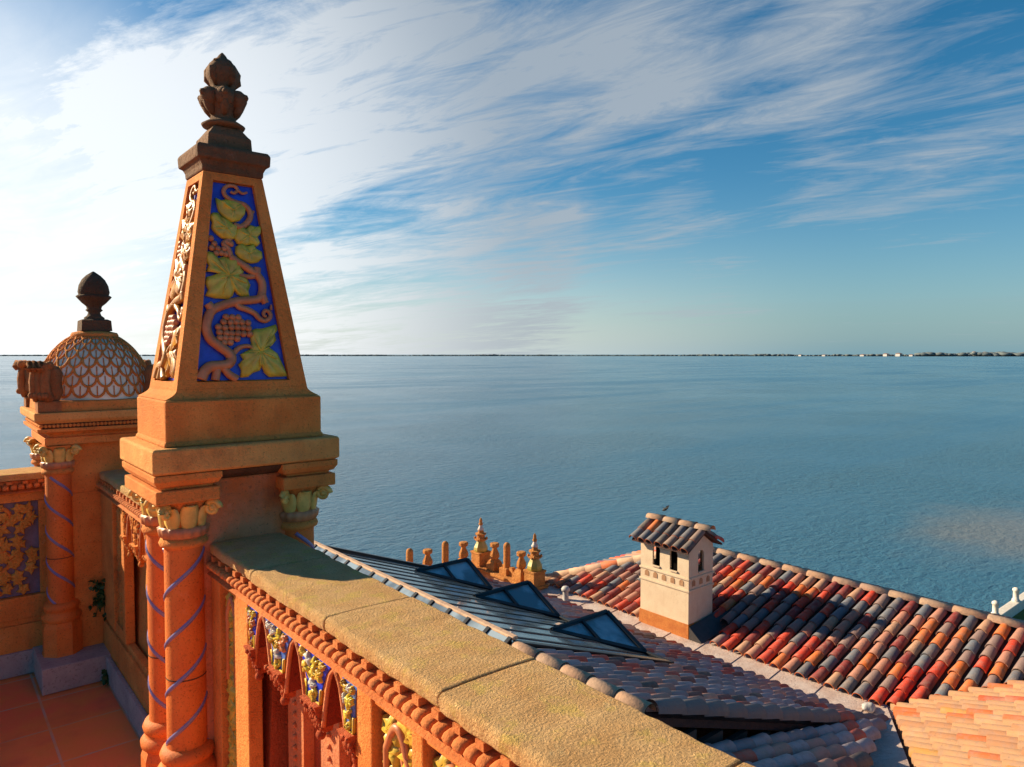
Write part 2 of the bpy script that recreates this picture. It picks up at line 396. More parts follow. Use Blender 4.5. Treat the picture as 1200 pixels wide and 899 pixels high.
# ------------------------------------------------------------------ mesh helpers
LOC = {}
def tag(o, label=None, cat=None, group=None, kind=None):
    if label: o['label'] = label
    if cat: o['category'] = cat
    if group: o['group'] = group
    if kind: o['kind'] = kind
    return o
def thing(name, loc, label, cat, group=None):
    o = bpy.data.objects.new(name, None)
    o.empty_display_size = .2
    COL.objects.link(o)
    o.location = loc
    LOC[o.name] = Vector(loc)
    return tag(o, label, cat, group)
class MB:
    def __init__(s):
        s.v = []; s.f = []; s.mi = []; s.sm = []
    def add(s, vs, fs, mi=0, smooth=False):
        k = len(s.v)
        s.v += [Vector(q) for q in vs]
        for f in fs:
            s.f.append([i + k for i in f]); s.mi.append(mi); s.sm.append(smooth)
    def hexa(s, p, mi=0):
        """8 corners: bottom ring 0-3, top ring 4-7"""
        s.add(p, [(3, 2, 1, 0), (4, 5, 6, 7), (0, 1, 5, 4), (1, 2, 6, 5), (2, 3, 7, 6), (3, 0, 4, 7)], mi)
    def box(s, x0, x1, y0, y1, z0, z1, mi=0):
        s.hexa([(x0, y0, z0), (x1, y0, z0), (x1, y1, z0), (x0, y1, z0), (x0, y0, z1), (x1, y0, z1), (x1, y1, z1), (x0, y1, z1)], mi)
    def frust(s, c, z0, a0, b0, z1, a1, b1, mi=0):
        """box on centre c with half sizes a,b at z0 and z1"""
        x, y = c
        s.hexa([(x-a0, y-b0, z0), (x+a0, y-b0, z0), (x+a0, y+b0, z0), (x-a0, y+b0, z0), (x-a1, y-b1, z1), (x+a1, y-b1, z1), (x+a1, y+b1, z1), (x-a1, y+b1, z1)], mi)
    def stack(s, c, prof, mi=0):
        """rectangular profile: [(z, a, b)...] one closed tower"""
        x, y = c
        vs = []
        for z, a, b in prof:
            vs += [(x-a, y-b, z), (x+a, y-b, z), (x+a, y+b, z), (x-a, y+b, z)]
        n = len(prof)
        fs = [(3, 2, 1, 0), (4*n-4, 4*n-3, 4*n-2, 4*n-1)]
        for i in range(n-1):
            for j in range(4):
                fs.append((4*i+j, 4*i+(j+1) % 4, 4*i+4+(j+1) % 4, 4*i+4+j))
        s.add(vs, fs, mi)
    def lathe(s, c, prof, n=24, mi=0, smooth=True, rad=None, rot=0.0):
        """prof [(r,z)...] about centre c (x,y); rad(theta,i)-> factor"""
        x, y = c
        vs = []
        for i, (r, z) in enumerate(prof):
            for j in range(n):
                t = 2*PI*j/n + rot
                q = r*(rad(t, i) if rad else 1)
                vs.append((x+q*math.cos(t), y+q*math.sin(t), z))
        fs = []
        for i in range(len(prof)-1):
            for j in range(n):
                fs.append((i*n+j, i*n+(j+1) % n, (i+1)*n+(j+1) % n, (i+1)*n+j))
        s.add(vs, fs, mi, smooth)
        m = len(prof)-1
        s.add([vs[j] for j in range(n)], [tuple(range(n-1, -1, -1))], mi)
        s.add([vs[m*n+j] for j in range(n)], [tuple(range(n))], mi)
    def tube(s, pts, r, n=8, mi=0, flat=None, smooth=True):
        """tube along pts; r number or list. flat=(normal, factor) squashes along a normal"""
        pts = [Vector(q) for q in pts]
        rs = r if isinstance(r, (list, tuple)) else [r]*len(pts)
        k = len(pts)
        vs = []
        up = Vector((.31, .27, .91)).normalized()
        if flat: up = Vector(flat[0]).normalized()
        for i, q in enumerate(pts):
            t = (pts[min(i+1, k-1)] - pts[max(i-1, 0)])
            if t.length < 1e-9: t = Vector((0, 0, 1))
            t.normalize()
            a = t.cross(up)
            if a.length < 1e-6: a = t.cross(Vector((1, 0, 0)))
            a.normalize(); b = a.cross(t).normalized()
            ff = flat[1] if flat else 1
            for j in range(n):
                th = 2*PI*j/n
                vs.append(q + a*rs[i]*math.cos(th) + b*rs[i]*ff*math.sin(th))
        fs = []
        for i in range(k-1):
            for j in range(n):
                fs.append((i*n+j, i*n+(j+1) % n, (i+1)*n+(j+1) % n, (i+1)*n+j))
        fs.append(tuple(range(n-1, -1, -1))); fs.append(tuple(range((k-1)*n, k*n)))
        s.add(vs, fs, mi, smooth)
    def ball(s, c, r, n=8, mi=0, sx=1, sy=1, sz=1):
        c = Vector(c)
        vs = [c + Vector((0, 0, -r*sz))]
        rows = n//2
        for i in range(1, rows):
            ph = -PI/2 + PI*i/rows
            for j in range(n):
                th = 2*PI*j/n
                vs.append(c + Vector((r*sx*math.cos(ph)*math.cos(th), r*sy*math.cos(ph)*math.sin(th), r*sz*math.sin(ph))))
        vs.append(c + Vector((0, 0, r*sz)))
        fs = []
        for j in range(n): fs.append((0, 1+(j+1) % n, 1+j))
        for i in range(rows-2):
            for j in range(n):
                fs.append((1+i*n+j, 1+i*n+(j+1) % n, 1+(i+1)*n+(j+1) % n, 1+(i+1)*n+j))
        t = len(vs)-1; o = 1+(rows-2)*n
        for j in range(n): fs.append((o+j, o+(j+1) % n, t))
        s.add(vs, fs, mi, True)
    def prism(s, poly, fr, d0, d1, mi=0):
        """poly [(a,b)...] in a frame fr(a,b,d) -> point; extruded d0..d1"""
        n = len(poly)
        vs = [fr(a, b, d0) for a, b in poly] + [fr(a, b, d1) for a, b in poly]
        fs = [tuple(range(n-1, -1, -1)), tuple(range(n, 2*n))]
        for i in range(n):
            fs.append((i, (i+1) % n, n+(i+1) % n, n+i))
        s.add(vs, fs, mi)
    def build(s, name, mat, parent=None, bevel=0, seg=2):
        me = bpy.data.meshes.new(name)
        o = bpy.data.objects.new(name, me)
        org = Vector((0, 0, 0))
        if parent is not None:
            org = LOC[parent.name]
        elif s.v:
            lo = Vector((min(v.x for v in s.v), min(v.y for v in s.v), min(v.z for v in s.v)))
            hi = Vector((max(v.x for v in s.v), max(v.y for v in s.v), max(v.z for v in s.v)))
            org = Vector(((lo.x+hi.x)/2, (lo.y+hi.y)/2, lo.z))
        me.from_pydata([tuple(v-org) for v in s.v], [], s.f)
        mats = mat if isinstance(mat, (list, tuple)) else [mat]
        for m_ in mats: me.materials.append(m_)
        me.polygons.foreach_set('material_index', s.mi)
        me.polygons.foreach_set('use_smooth', s.sm)
        bm = bmesh.new(); bm.from_mesh(me)
        bmesh.ops.recalc_face_normals(bm, faces=bm.faces)
        bm.to_mesh(me); bm.free()
        COL.objects.link(o)
        if parent is not None:
            o.parent = parent
        else:
            o.location = org
        LOC[o.name] = org
        if bevel:
            b = o.modifiers.new('bevel', 'BEVEL')
            b.width = bevel; b.segments = seg; b.limit_method = 'ANGLE'; b.angle_limit = R(35)
        return o

def leaf_relief(mb, poly, ctr, fr, h, mi=0, base=0.0):
    """carved leaf: outline standing off its ground, swelling to a ridge at ctr"""
    n = len(poly)
    rings = [(1.0, 0.0), (1.0, .55), (.82, .86), (.45, .82), (.2, 1.0)]
    vs = []
    for s_, hh in rings:
        for i, (a, b) in enumerate(poly):
            w = hh*h
            if s_ in (.45, .82):
                dd = math.hypot(a-ctr[0], b-ctr[1])
                w += h*.26*math.sin(i*2.4)
            vs.append(fr(ctr[0]+(a-ctr[0])*s_, ctr[1]+(b-ctr[1])*s_, base+w))
    vs.append(fr(ctr[0], ctr[1], base+h*.75))
    fs = []
    for k in range(len(rings)-1):
        for i in range(n):
            fs.append((k*n+i, k*n+(i+1) % n, (k+1)*n+(i+1) % n, (k+1)*n+i))
    o = (len(rings)-1)*n
    for i in range(n): fs.append((o+i, o+(i+1) % n, len(vs)-1))
    mb.add(vs, fs, mi, True)

def smooth_path(pts, n=6):
    """Catmull-Rom through pts"""
    P = [Vector((*p, 0)) if len(p) == 2 else Vector(p) for p in pts]
    out = []
    for i in range(len(P)-1):
        p0 = P[max(i-1, 0)]; p1 = P[i]; p2 = P[i+1]; p3 = P[min(i+2, len(P)-1)]
        for k in range(n):
            t = k/n
            out.append(.5*((2*p1)+(-p0+p2)*t+(2*p0-5*p1+4*p2-p3)*t*t+(-p0+3*p1-3*p2+p3)*t**3))
    out.append(P[-1])
    return out

# ------------------------------------------------------------------ the setting: sea, land, far shore
SEA_Z = -11.0
def sheet(name, pts, z, mat):
    mb = MB(); mb.add([(x, y, z) for x, y in pts], [tuple(range(len(pts)))])
    o = mb.build(name, mat); tag(o, kind='structure'); return o
S = 60000
sheet('sea', [(-S, -S), (S, -S), (S, S), (-S, S)], SEA_Z, M['sea'])
g = MB(); g.box(-60, 24.5, -60, 22, SEA_Z-2, -9.6)
tag(g.build('ground', M['paving']), kind='structure')

def cam_pt(px, d):
    """ground point at picture column px (of 1200) and depth d, for laying out far things"""
    a = (px-600)/840.0
    return ((.77*a+.637)*d, (-.637*a+.77)*d)
def far_shore():
    land = MB(); wood = MB()
    rnd = random.Random(3)
    n = 260
    for wd in (0,):
        pts = []
        for i in range(n+1):
            px = -420 + (1330+420)*i/n
            t = i/n
            d = 5200 - 900*max(0, (px-700)/500)
            pts.append((px, d))
    va = []
    for px, d in pts:
        x, y = cam_pt(px, d); va.append((x, y, SEA_Z+.5))
    for px, d in pts:
        x, y = cam_pt(px, d+900); va.append((x, y, SEA_Z+.5))
    for px, d in pts:
        x, y = cam_pt(px, d); va.append((x, y, SEA_Z-1))
    fs = [(i, i+1, n+2+i, n+1+i) for i in range(n)] + [(2*n+2+i, 2*n+3+i, i+1, i) for i in range(n)]
    land.add(va, fs)
    tag(land.build('far_shore', M['hazy_trees_far']), kind='structure')
    for i in range(3600):
        t = rnd.random()
        px = -420 + 1750*t
        d = 5230 - 900*max(0, (px-700)/500) + rnd.random()**1.5*500
        h = 10 + 6*noise.noise((px*.02, 0, 1)) + 20*max(0, min(1, (px-780)/330)) * (.75+.5*noise.noise((px*.03, 4, 2)))
        if 930 < px < 1075: h *= .62
        h = max(4, h*(.7+.5*rnd.random()))
        x, y = cam_pt(px, d)
        wood.ball((x, y, SEA_Z+h*(.30+.30*rnd.random())), h*.40, 6, sx=1.6+rnd.random()*2.2, sy=1.6+rnd.random()*2.2)
    o = wood.build('far_trees', M['hazy_trees_far'])
    tag(o, 'long low line of dark trees along the far shore on the horizon', 'trees', kind='stuff')
    houses = [(938, 26, 9, 'small white house leftmost among the far shore trees'),
              (966, 30, 8, 'low white house on the far shore, second from the left'),
              (1011, 36, 9, 'long white building on the far shore between gaps in trees'),
              (1038, 34, 15, 'tall pale block on the far shore, left one of the close pair'),
              (1053, 38, 17, 'tallest pale block on the far shore, right one of the close pair'),
              (1068, 30, 9, 'low pale house beside the tall pair on the far shore'),
              (1141, 24, 29, 'pale tower block rising above the trees at far right'),
              (1154, 30, 26, 'second pale tower block rising above trees at far right')]
    for px, w, h, lab in houses:
        d = 5150 - 900*max(0, (px-700)/500)
        if px > 1100: d += 350
        x, y = cam_pt(px, d)
        t = thing('far_house', (x, y, SEA_Z+.5), lab, 'building', 'pale buildings on the far shore')
        a = MB(); a.box(x-w*.5, x+w*.5, y-w*.35, y+w*.35, SEA_Z+.5, SEA_Z+.5+h)
        a.build('wall', M['house_far'], t)
        a = MB(); a.frust((x, y), SEA_Z+.5+h, w*.56, w*.41, SEA_Z+.5+h+w*.12, w*.25, w*.06)
        a.build('roof', M['roof_far'], t)
        for k in range(3):
            a = MB()
            xx = x-w*.36+k*w*.26
            a.box(xx, xx+w*.14, y-w*.35-.15, y-w*.35+.1, SEA_Z+2.5, SEA_Z+h-1.5)
            a.build('window', M['dark_void'], t)
far_shore()

# ------------------------------------------------------------------ terrace floor and tower body
f = MB(); f.box(-3.2, .985, -3.5, 5.02, -.25, 0)
tag(f.build('terrace_floor', M['floor']), kind='structure')
tw = thing('tower', (-.9, 1, -9.6), 'plastered tower under the terrace, carrying the carved parapets', 'tower')
a = MB(); a.box(-3.15, .94, -3.45, 4.97, -9.6, -.252)
a.build('wall', M['wall_plaster'], tw)
a = MB(); a.box(-3.2, 1.0, -3.5, 5.03, -.42, -.253)
a.build('string_course', M['terracotta'], tw, .01)

# ------------------------------------------------------------------ columns
def column(thing_, x, y, z0, z1, zt, r=.064, spin=1, pedestal=0.0, phase=0.0):
    """twisted column: shaft (part) with spiral bands, leaf capital and base as sub-parts"""
    def twist(t, i): return 1
    prof = []
    n = 40
    mb = MB()
    zj = z0 + (z1-z0)*.36
    for i in range(n+1):
        z = z0+(z1-z0)*i/n
        prof.append((r*(1.0-.03*i/n), z))
    mb.lathe((x, y), prof, 28)
    sh = mb.build('column', M['column_clay'], thing_)
    pitch = .33
    for k in range(2):
        pts = []
        m = 90
        for i in range(m+1):
            z = z0+.01+(z1-z0-.02)*i/m
            th = spin*2*PI*(z-z0)/pitch + PI*k + phase
            rr = r*(1-.03*i/m) - .0045
            pts.append((x+rr*math.cos(th), y+rr*math.sin(th), z))
        b = MB(); b.tube(pts, .0085, 8)
        b.build('spiral_band', M['band_glaze'], sh)
    b = MB(); b.lathe((x, y), [(r*1.005, zj-.002), (r*1.012, zj), (r*1.005, zj+.002)], 28)
    b.build('joint', M['terracotta_dark'], sh)
    # base: torus, then an eight-sided pedestal
    b = MB()
    b.lathe((x, y), [(r*1.02, z0+.012), (r*1.25, z0+.006), (r*1.38, z0-.012), (r*1.30, z0-.03), (r*1.16, z0-.036), (r*1.30, z0-.046), (r*1.50, z0-.062), (r*1.48, z0-.08), (r*1.30, z0-.092)], 28)
    if pedestal < z0-.1:
        b.lathe((x, y), [(r*1.34, z0-.09), (r*1.50, z0-.12), (r*1.50, pedestal+.02), (r*1.62, pedestal)], 8, smooth=False, rot=PI/8)
    b.build('base', M['column_clay'], sh)
    # capital z1..zt: astragal, fluted collar, leaves, volutes
    b = MB()
    hgt = zt-z1
    b.lathe((x, y), [(r*.98, z1-.002), (r*1.18, z1+.006), (r*1.22, z1+hgt*.10), (r*1.14, z1+hgt*.17), (r*1.02, z1+hgt*.20)], 28)
    b.build('astragal', M['terracotta'], sh)
    b = MB()
    b.lathe((x, y), [(r*1.02, z1+hgt*.19), (r*1.16, z1+hgt*.24), (r*1.24, z1+hgt*.40), (r*1.10, z1+hgt*.44)], 64, rad=lambda t, i: 1+.05*math.cos(16*t) if i in (1, 2) else 1)
    b.build('collar', M['clay_glaze'], sh)
    b = MB()
    b.lathe((x, y), [(r*1.02, z1+hgt*.42), (r*1.05, z1+hgt*.6), (r*1.16, z1+hgt*.85), (r*1.35, zt-.001)], 24)
    b.build('bell', M['terracotta'], sh)
    b = MB()
    zl0, zl1 = z1+hgt*.42, z1+hgt*.93
    for k in range(8):
        th = PI/8*2*k
        big = 1.0 if k % 2 == 0 else .92
        rows = [(1.07, 0, .38), (1.13, .22, .50), (1.17, .45, .54), (1.22, .70, .52), (1.30, .90, .44), (1.40, .98, .32), (1.44, .92, .16)]
        vs = []
        for rr, hh, wd in rows:
            for q in (-1, -.5, 0, .5, 1):
                aa = th + q*wd*.74
                bulge = (.075 if q == 0 else (.045 if abs(q) == .5 else 0))
                rad = r*(rr*1.0+bulge)
                vs.append((x+rad*math.cos(aa), y+rad*math.sin(aa), zl0+(zl1-zl0)*hh*big))
        fs = []
        for i in range(len(rows)-1):
            for q in range(4): fs.append((i*5+q, i*5+q+1, i*5+q+6, i*5+q+5))
        # inner face to give thickness
        nv = len(vs)
        for i, (rr, hh, wd) in enumerate(rows):
            for q in (-1, -.5, 0, .5, 1):
                aa = th + q*wd*.70
                rad = r*(rr-.10)
                vs.append((x+rad*math.cos(aa), y+rad*math.sin(aa), zl0+(zl1-zl0)*hh*big-.001))
        for i in range(len(rows)-1):
            for q in range(4): fs.append((nv+i*5+q+5, nv+i*5+q+6, nv+i*5+q+1, nv+i*5+q))
            fs.append((i*5, i*5+5, nv+i*5+5, nv+i*5)); fs.append((i*5+4, nv+i*5+4, nv+i*5+9, i*5+9))
        e = (len(rows)-1)*5
        for q in range(4): fs.append((e+q, e+q+1, nv+e+q+1, nv+e+q))
        b.add(vs, fs, 0, True)
    b.build('leaf_ring', M['capital_glaze'], sh)
    for sx in (-1, 1):
        for sy in (-1, 1):
            b = MB()
            cx, cy = x+sx*r*1.15, y+sy*r*1.15
            sp = []
            for i in range(26):
                th = i*.42; q = .026*(1-i/30)
                o = Vector((sx, sy, 0)).normalized()
                sp.append(Vector((cx, cy, zt-.030)) + o*q*math.cos(th) + Vector((0, 0, q*math.sin(th))))
            b.tube(sp, [.011-.005*i/26 for i in range(26)], 6)
            b.ball((cx, cy, zt-.030), .012, 8)
            b.build('volute', M['capital_glaze'], sh)
    return sh

# ------------------------------------------------------------------ obelisk pier
VINE = dict(TL=(385, 42), TR=(522, 62), BR=(668, 785), BL=(293, 795))
def vine_uv(px, py):
    """drawing grid of the vine panel -> (s,t), s 0..1 across, t 0..1 from foot to top"""
    t = .5
    for _ in range(6):
        xl = VINE['TL'][0]*t + VINE['BL'][0]*(1-t); xr = VINE['TR'][0]*t + VINE['BR'][0]*(1-t)
        s_ = (px-xl)/(xr-xl)
        yt = VINE['TL'][1]*(1-s_)+VINE['TR'][1]*s_; yb = VINE['BL'][1]*(1-s_)+VINE['BR'][1]*s_
        t = (yb-py)/(yb-yt)
    return s_, t
def vine_panel(part, fr, k, leafm, stemm, grapem):
    """fr(s,t,d): point on the panel; k: relief depth"""
    def F(px, py, d): s_, t = vine_uv(px, py); return fr(s_, t, d)
    leaves = [
        ([(397, 110), (410, 118), (432, 114), (458, 120), (482, 126), (494, 142), (490, 165), (472, 188), (446, 194), (420, 180), (404, 155)], (450, 152)),
        ([(372, 182), (382, 168), (398, 168), (412, 184), (430, 192), (446, 204), (462, 214), (466, 236), (452, 256), (432, 262), (408, 256), (388, 240), (376, 222), (380, 202)], (424, 222)),
        ([(466, 226), (484, 216), (500, 222), (514, 208), (534, 214), (552, 210), (552, 236), (540, 250), (550, 270), (538, 282), (514, 276), (494, 282), (470, 276), (458, 256)], (506, 246)),
        ([(464, 292), (480, 280), (502, 288), (526, 282), (536, 296), (556, 306), (558, 328), (540, 344), (514, 348), (492, 340), (474, 334), (462, 314)], (508, 314)),
        ([(346, 328), (362, 320), (380, 324), (394, 342), (412, 336), (432, 340), (456, 340), (474, 350), (470, 370), (482, 384), (476, 402), (496, 412), (506, 430), (498, 450), (502, 470), (484, 474), (462, 466), (448, 450), (440, 470), (424, 482), (398, 480), (376, 480), (346, 472), (356, 452), (348, 430), (352, 408), (372, 402), (392, 394), (374, 388), (352, 390), (362, 368), (350, 350)], (428, 400)),
        ([(518, 612), (536, 604), (556, 604), (580, 598), (612, 588), (618, 606), (606, 622), (612, 642), (598, 658), (576, 664), (594, 674), (616, 688), (628, 712), (642, 738), (654, 766), (630, 768), (606, 768), (584, 770), (566, 756), (554, 730), (546, 748), (520, 756), (500, 770), (474, 772), (478, 748), (468, 728), (486, 712), (476, 694), (494, 684), (514, 676), (518, 654), (514, 634)], (548, 682)),
    ]
    for poly, c in leaves:
        poly = [(c[0]+(q[0]-c[0])*1.10, c[1]+(q[1]-c[1])*1.10) for q in poly]
        b = MB(); leaf_relief(b, poly, c, F, k*.95)
        # veins
        for i in range(0, len(poly), 4):
            p = poly[i]
            pts = [F(c[0]+(p[0]-c[0])*q, c[1]+(p[1]-c[1])*q, k*(.92-.25*q)) for q in (0, .3, .6, .82)]
            b.tube(pts, [.0042, .0036, .003, .002], 5)
        b.build('vine_leaf', leafm, part)
    b = MB()
    def st(pts, r0, r1, dep=.42):
        path = smooth_path(pts, 6)
        n = len(path)
        b.tube([F(p.x, p.y, k*dep) for p in path], [r0+(r1-r0)*i/(n-1) for i in range(n)], 8)
    st([(436, 330), (462, 346), (490, 362), (516, 378), (540, 392), (560, 420), (562, 455), (548, 482), (510, 490), (470, 494), (430, 504), (390, 518), (362, 532), (344, 560), (335, 600), (350, 640), (386, 668), (418, 690), (430, 712), (416, 732), (384, 738), (346, 742), (322, 762), (308, 790)], .013, .019)
    st([(538, 392), (542, 366)], .016, .014)
    st([(560, 470), (576, 500)], .016, .012)
    st([(362, 532), (344, 508)], .017, .014)
    st([(378, 738), (370, 764), (364, 792)], .013, .015)
    st([(396, 744), (420, 770), (450, 788)], .012, .016)
    st([(426, 716), (446, 684), (474, 666), (506, 664), (530, 676)], .011, .006)
    st([(448, 494), (466, 516), (498, 526), (530, 540), (548, 558), (572, 566), (594, 552), (590, 532), (572, 528), (566, 544), (578, 550)], .012, .006)
    st([(598, 524), (600, 504)], .006, .003)
    st([(452, 208), (480, 214), (504, 196), (516, 170), (508, 146), (490, 128), (456, 118), (428, 100), (420, 78), (432, 60), (456, 58), (468, 74), (456, 86), (444, 80)], .012, .005)
    st([(468, 74), (486, 86), (502, 82)], .006, .004)
    st([(516, 170), (528, 152)], .006, .004)
    st([(440, 332), (430, 300), (412, 280), (440, 262)], .010, .008)
    st([(470, 396), (500, 402), (530, 398)], .009, .010)
    b.build('vine_stem', stemm, part)
    b = MB()
    rnd = random.Random(5)
    gp = []
    for row, (yy, x0, x1) in enumerate([(556, 412, 470), (576, 396, 506), (596, 384, 526), (616, 378, 508), (636, 384, 470), (652, 396, 430)]):
        q = x0 + (8 if row % 2 else 0)
        while q <= x1:
            gp.append((q, yy)); q += 24
    for q, yy in gp:
        p = F(q+rnd.uniform(-2, 2), yy+rnd.uniform(-2, 2), k*.5)
        b.ball(p, .0125, 10)
    b.build('grape_cluster', grapem, part)
    b = MB()
    for q, yy in [(366, 262), (378, 282), (368, 298), (390, 300), (402, 316), (414, 300), (420, 320), (384, 318), (432, 310), (440, 280), (428, 276)]:
        b.ball(F(q, yy, k*.4), .0115, 8)
    b.build('grape_bud', grapem, part)

def obelisk_pier():
    C = (.863, 2.645)
    t = thing('obelisk_pier', (C[0], C[1], 0), 'tall terracotta obelisk pier with blue vine panel and crown finial', 'pier')
    hx, hy = .314, .235
    # core
    a = MB()
    a.stack(C, [(0, .205, .145), (1.13, .205, .145), (1.245, .205, .145), (1.30, .215, .155)])
    a.build('core', M['pier_rose'], t, .006)
    # entablature over each end of the pier, broken back in the middle
    for sx in (-1, 1):
        cx = C[0]+sx*.205
        a = MB(); a.stack((cx, C[1]), [(1.243, .098, .222), (1.287, .098, .222)])
        a.build('abacus', M['terracotta'], t, .004)
        a = MB()
        a.stack((cx, C[1]), [(1.2875, .080, .206), (1.296, .080, .206), (1.300, .094, .218), (1.312, .100, .226), (1.318, .104, .230), (1.337, .104, .230)])
        a.build('moulding', M['terracotta'], t, .003)
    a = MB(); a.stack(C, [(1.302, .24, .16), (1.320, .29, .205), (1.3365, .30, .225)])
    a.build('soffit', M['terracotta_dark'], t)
    a = MB(); a.stack(C, [(1.338, hx-.012, hy-.012), (1.345, hx, hy), (1.416, hx, hy), (1.422, hx-.006, hy-.006)])
    a.build('cornice_slab', M['terracotta_pale'], t, .006)
    a = MB(); a.stack(C, [(1.4225, .272, .200), (1.434, .268, .196), (1.440, .264, .192), (1.565, .264, .192), (1.572, .260, .188)])
    # flare up into the shaft
    hgt = 2.345
    a.build('plinth', M['terracotta'], t, .006)
    CY = 2.666
    def half(z):
        k = (z-1.605)/(hgt-1.605)
        return (.2215+(.101-.2215)*k, .176+(.098-.176)*k)
    a = MB()
    prof = []
    for i in range(7):
        u = i/6
        z = 1.5725+(1.605-1.5725)*u
        w = (1-u)**2.0
        prof.append((z, (.2215+(.260-.2215)*w), .176+(.188-.176)*w))
    cyo = C[1]
    # shaft: four faces with a sunk panel each
    a.stack((C[0], (C[1]+CY)/2), prof)
    a.build('flare', M['terracotta'], t)
    def cyz(z): return (C[1]+CY)/2 + (z-1.605)/(hgt-1.605)*(CY-C[1])/2
    sh = MB()
    zb, zt_ = 1.6055, hgt
    ins = {'z0': 1.628, 'z1': 2.318}
    def corner(z, sx, sy, shrink=0):
        ax, by = half(z)
        return Vector((C[0]+sx*(ax-shrink), cyz(z)+sy*(by-shrink), z))
    # solid core a little inside the faces
    zs = [zb, zt_]
    vs = []
    for z in zs:
        for sx, sy in ((-1, -1), (1, -1), (1, 1), (-1, 1)): vs.append(corner(z, sx, sy, .022))
    sh.hexa(vs[:4]+vs[4:])
    faces = {'n': ((-1, -1), (1, -1)), 'e': ((1, -1), (1, 1)), 's': ((1, 1), (-1, 1)), 'w': ((-1, 1), (-1, -1))}
    frames = {}
    for key, (c0, c1) in faces.items():
        def P(s_, z, d=0.0, c0=c0, c1=c1):
            q0, q1 = corner(z, *c0), corner(z, *c1)
            p = q0.lerp(q1, s_)
            nrm = (q1-q0).cross(Vector((0, 0, 1))).normalized()
            return p + nrm*d
        frames[key] = P
        m = .19
        quads = [((0, zb), (1, zb), (1-m*.72, ins['z0']), (m*.72, ins['z0'])),
                 ((m*.90, ins['z1']), (1-m*.90, ins['z1']), (1, zt_), (0, zt_)),
                 ((0, zb), (m*.72, ins['z0']), (m*.90, ins['z1']), (0, zt_)),
                 ((1-m*.72, ins['z0']), (1, zb), (1, zt_), (1-m*.90, ins['z1']))]
        for q in quads:
            sh.add([P(s_, z) for s_, z in q], [(0, 1, 2, 3)])
        rim = [(m*.72, ins['z0']), (1-m*.72, ins['z0']), (1-m*.90, ins['z1']), (m*.90, ins['z1'])]
        for i in range(4):
            u, v = rim[i], rim[(i+1) % 4]
            sh.add([P(*u), P(*v), P(v[0], v[1], -.0215), P(u[0], u[1], -.0215)], [(0, 1, 2, 3)])
    sh.build('shaft', M['terracotta'], t)
    for key in ('n', 'w', 'e', 's'):
        P = frames[key]
        def fr(s_, tt, d, P=P):
            z = ins['z0']+.004+(ins['z1']-ins['z0']-.008)*tt
            m = .19*(.72+.18*tt)+.004
            return P(m+(1-2*m)*s_, z, -.019+d)
        pb = MB(); pb.add([fr(0, 0, 0), fr(1, 0, 0), fr(1, 1, 0), fr(0, 1, 0)], [(0, 1, 2, 3)])
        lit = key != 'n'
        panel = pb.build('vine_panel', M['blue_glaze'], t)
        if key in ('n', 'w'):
            vine_panel(panel, fr, .024, M['leaf_glaze'] if not lit else M['sunlit_glaze'], M['clay_glaze'] if not lit else M['sunlit_glaze'], M['clay_glaze'])  # sunlit side face: gold of the sunlight put into the vine colour
    CC = (C[0], CY)
    a = MB()
    a.stack(CC, [(2.3455, .101, .098), (2.352, .105, .101), (2.368, .106, .102), (2.384, .114, .109), (2.388, .124, .118), (2.424, .126, .120), (2.436, .118, .112)])
    a.build('cap_moulding', M['terracotta_aged'], t, .004)
    a = MB()
    a.stack(CC, [(2.4365, .077, .074), (2.485, .074, .072), (2.494, .066, .064), (2.522, .046, .046)])
    a.build('cap_block', M['terracotta_aged'], t, .003)
    fi = MB()
    z_ = 2.5225
    fi.lathe(CC, [(.036, z_), (.070, z_+.006), (.074, z_+.013), (.060, z_+.022), (.044, z_+.032), (.041, z_+.046), (.048, z_+.066), (.060, z_+.090), (.066, z_+.118), (.056, z_+.134), (.036, z_+.146), (.046, z_+.160), (.057, z_+.185), (.053, z_+.212), (.038, z_+.234), (.022, z_+.246), (.012, z_+.262), (.003, z_+.272)], 40,
             rad=lambda th, i: 1+(.08*math.cos(4*th+.6) if 6 <= i <= 9 else (.05*math.cos(5*th) if i in (11, 12, 13) else 0)))
    for k in range(6):
        th = PI/3*k + .32
        dx, dy = math.cos(th), math.sin(th)
        fi.ball((CC[0]+dx*.054, CC[1]+dy*.054, z_+.104), .034, 14, sx=.95, sy=.95, sz=1.0)
        fi.tube([(CC[0]+dx*q, CC[1]+dy*q, z_+z) for q, z in ((.040, .046), (.054, .070), (.066, .094))], [.009, .016, .018], 8)
        fi.ball((CC[0]+dx*.080, CC[1]+dy*.080, z_+.112), .013, 8)
    for k in range(5):
        th = 2*PI/5*k
        pts = [(CC[0]+math.cos(th)*q, CC[1]+math.sin(th)*q, z_+z) for q, z in ((.034, .150), (.052, .174), (.050, .202), (.034, .230), (.018, .246))]
        fi.tube(pts, [.008, .014, .015, .012, .005], 8)
    fi.build('finial', M['terracotta_aged'], t)
    for sx in (-1, 1):
        for sy in (-1, 1):
            column(t, C[0]+sx*.196, C[1]+sy*.118, .40, 1.085, 1.242, .063, spin=(1 if sy*sx > 0 else -1), pedestal=.0, phase=.4+sx)
obelisk_pier()

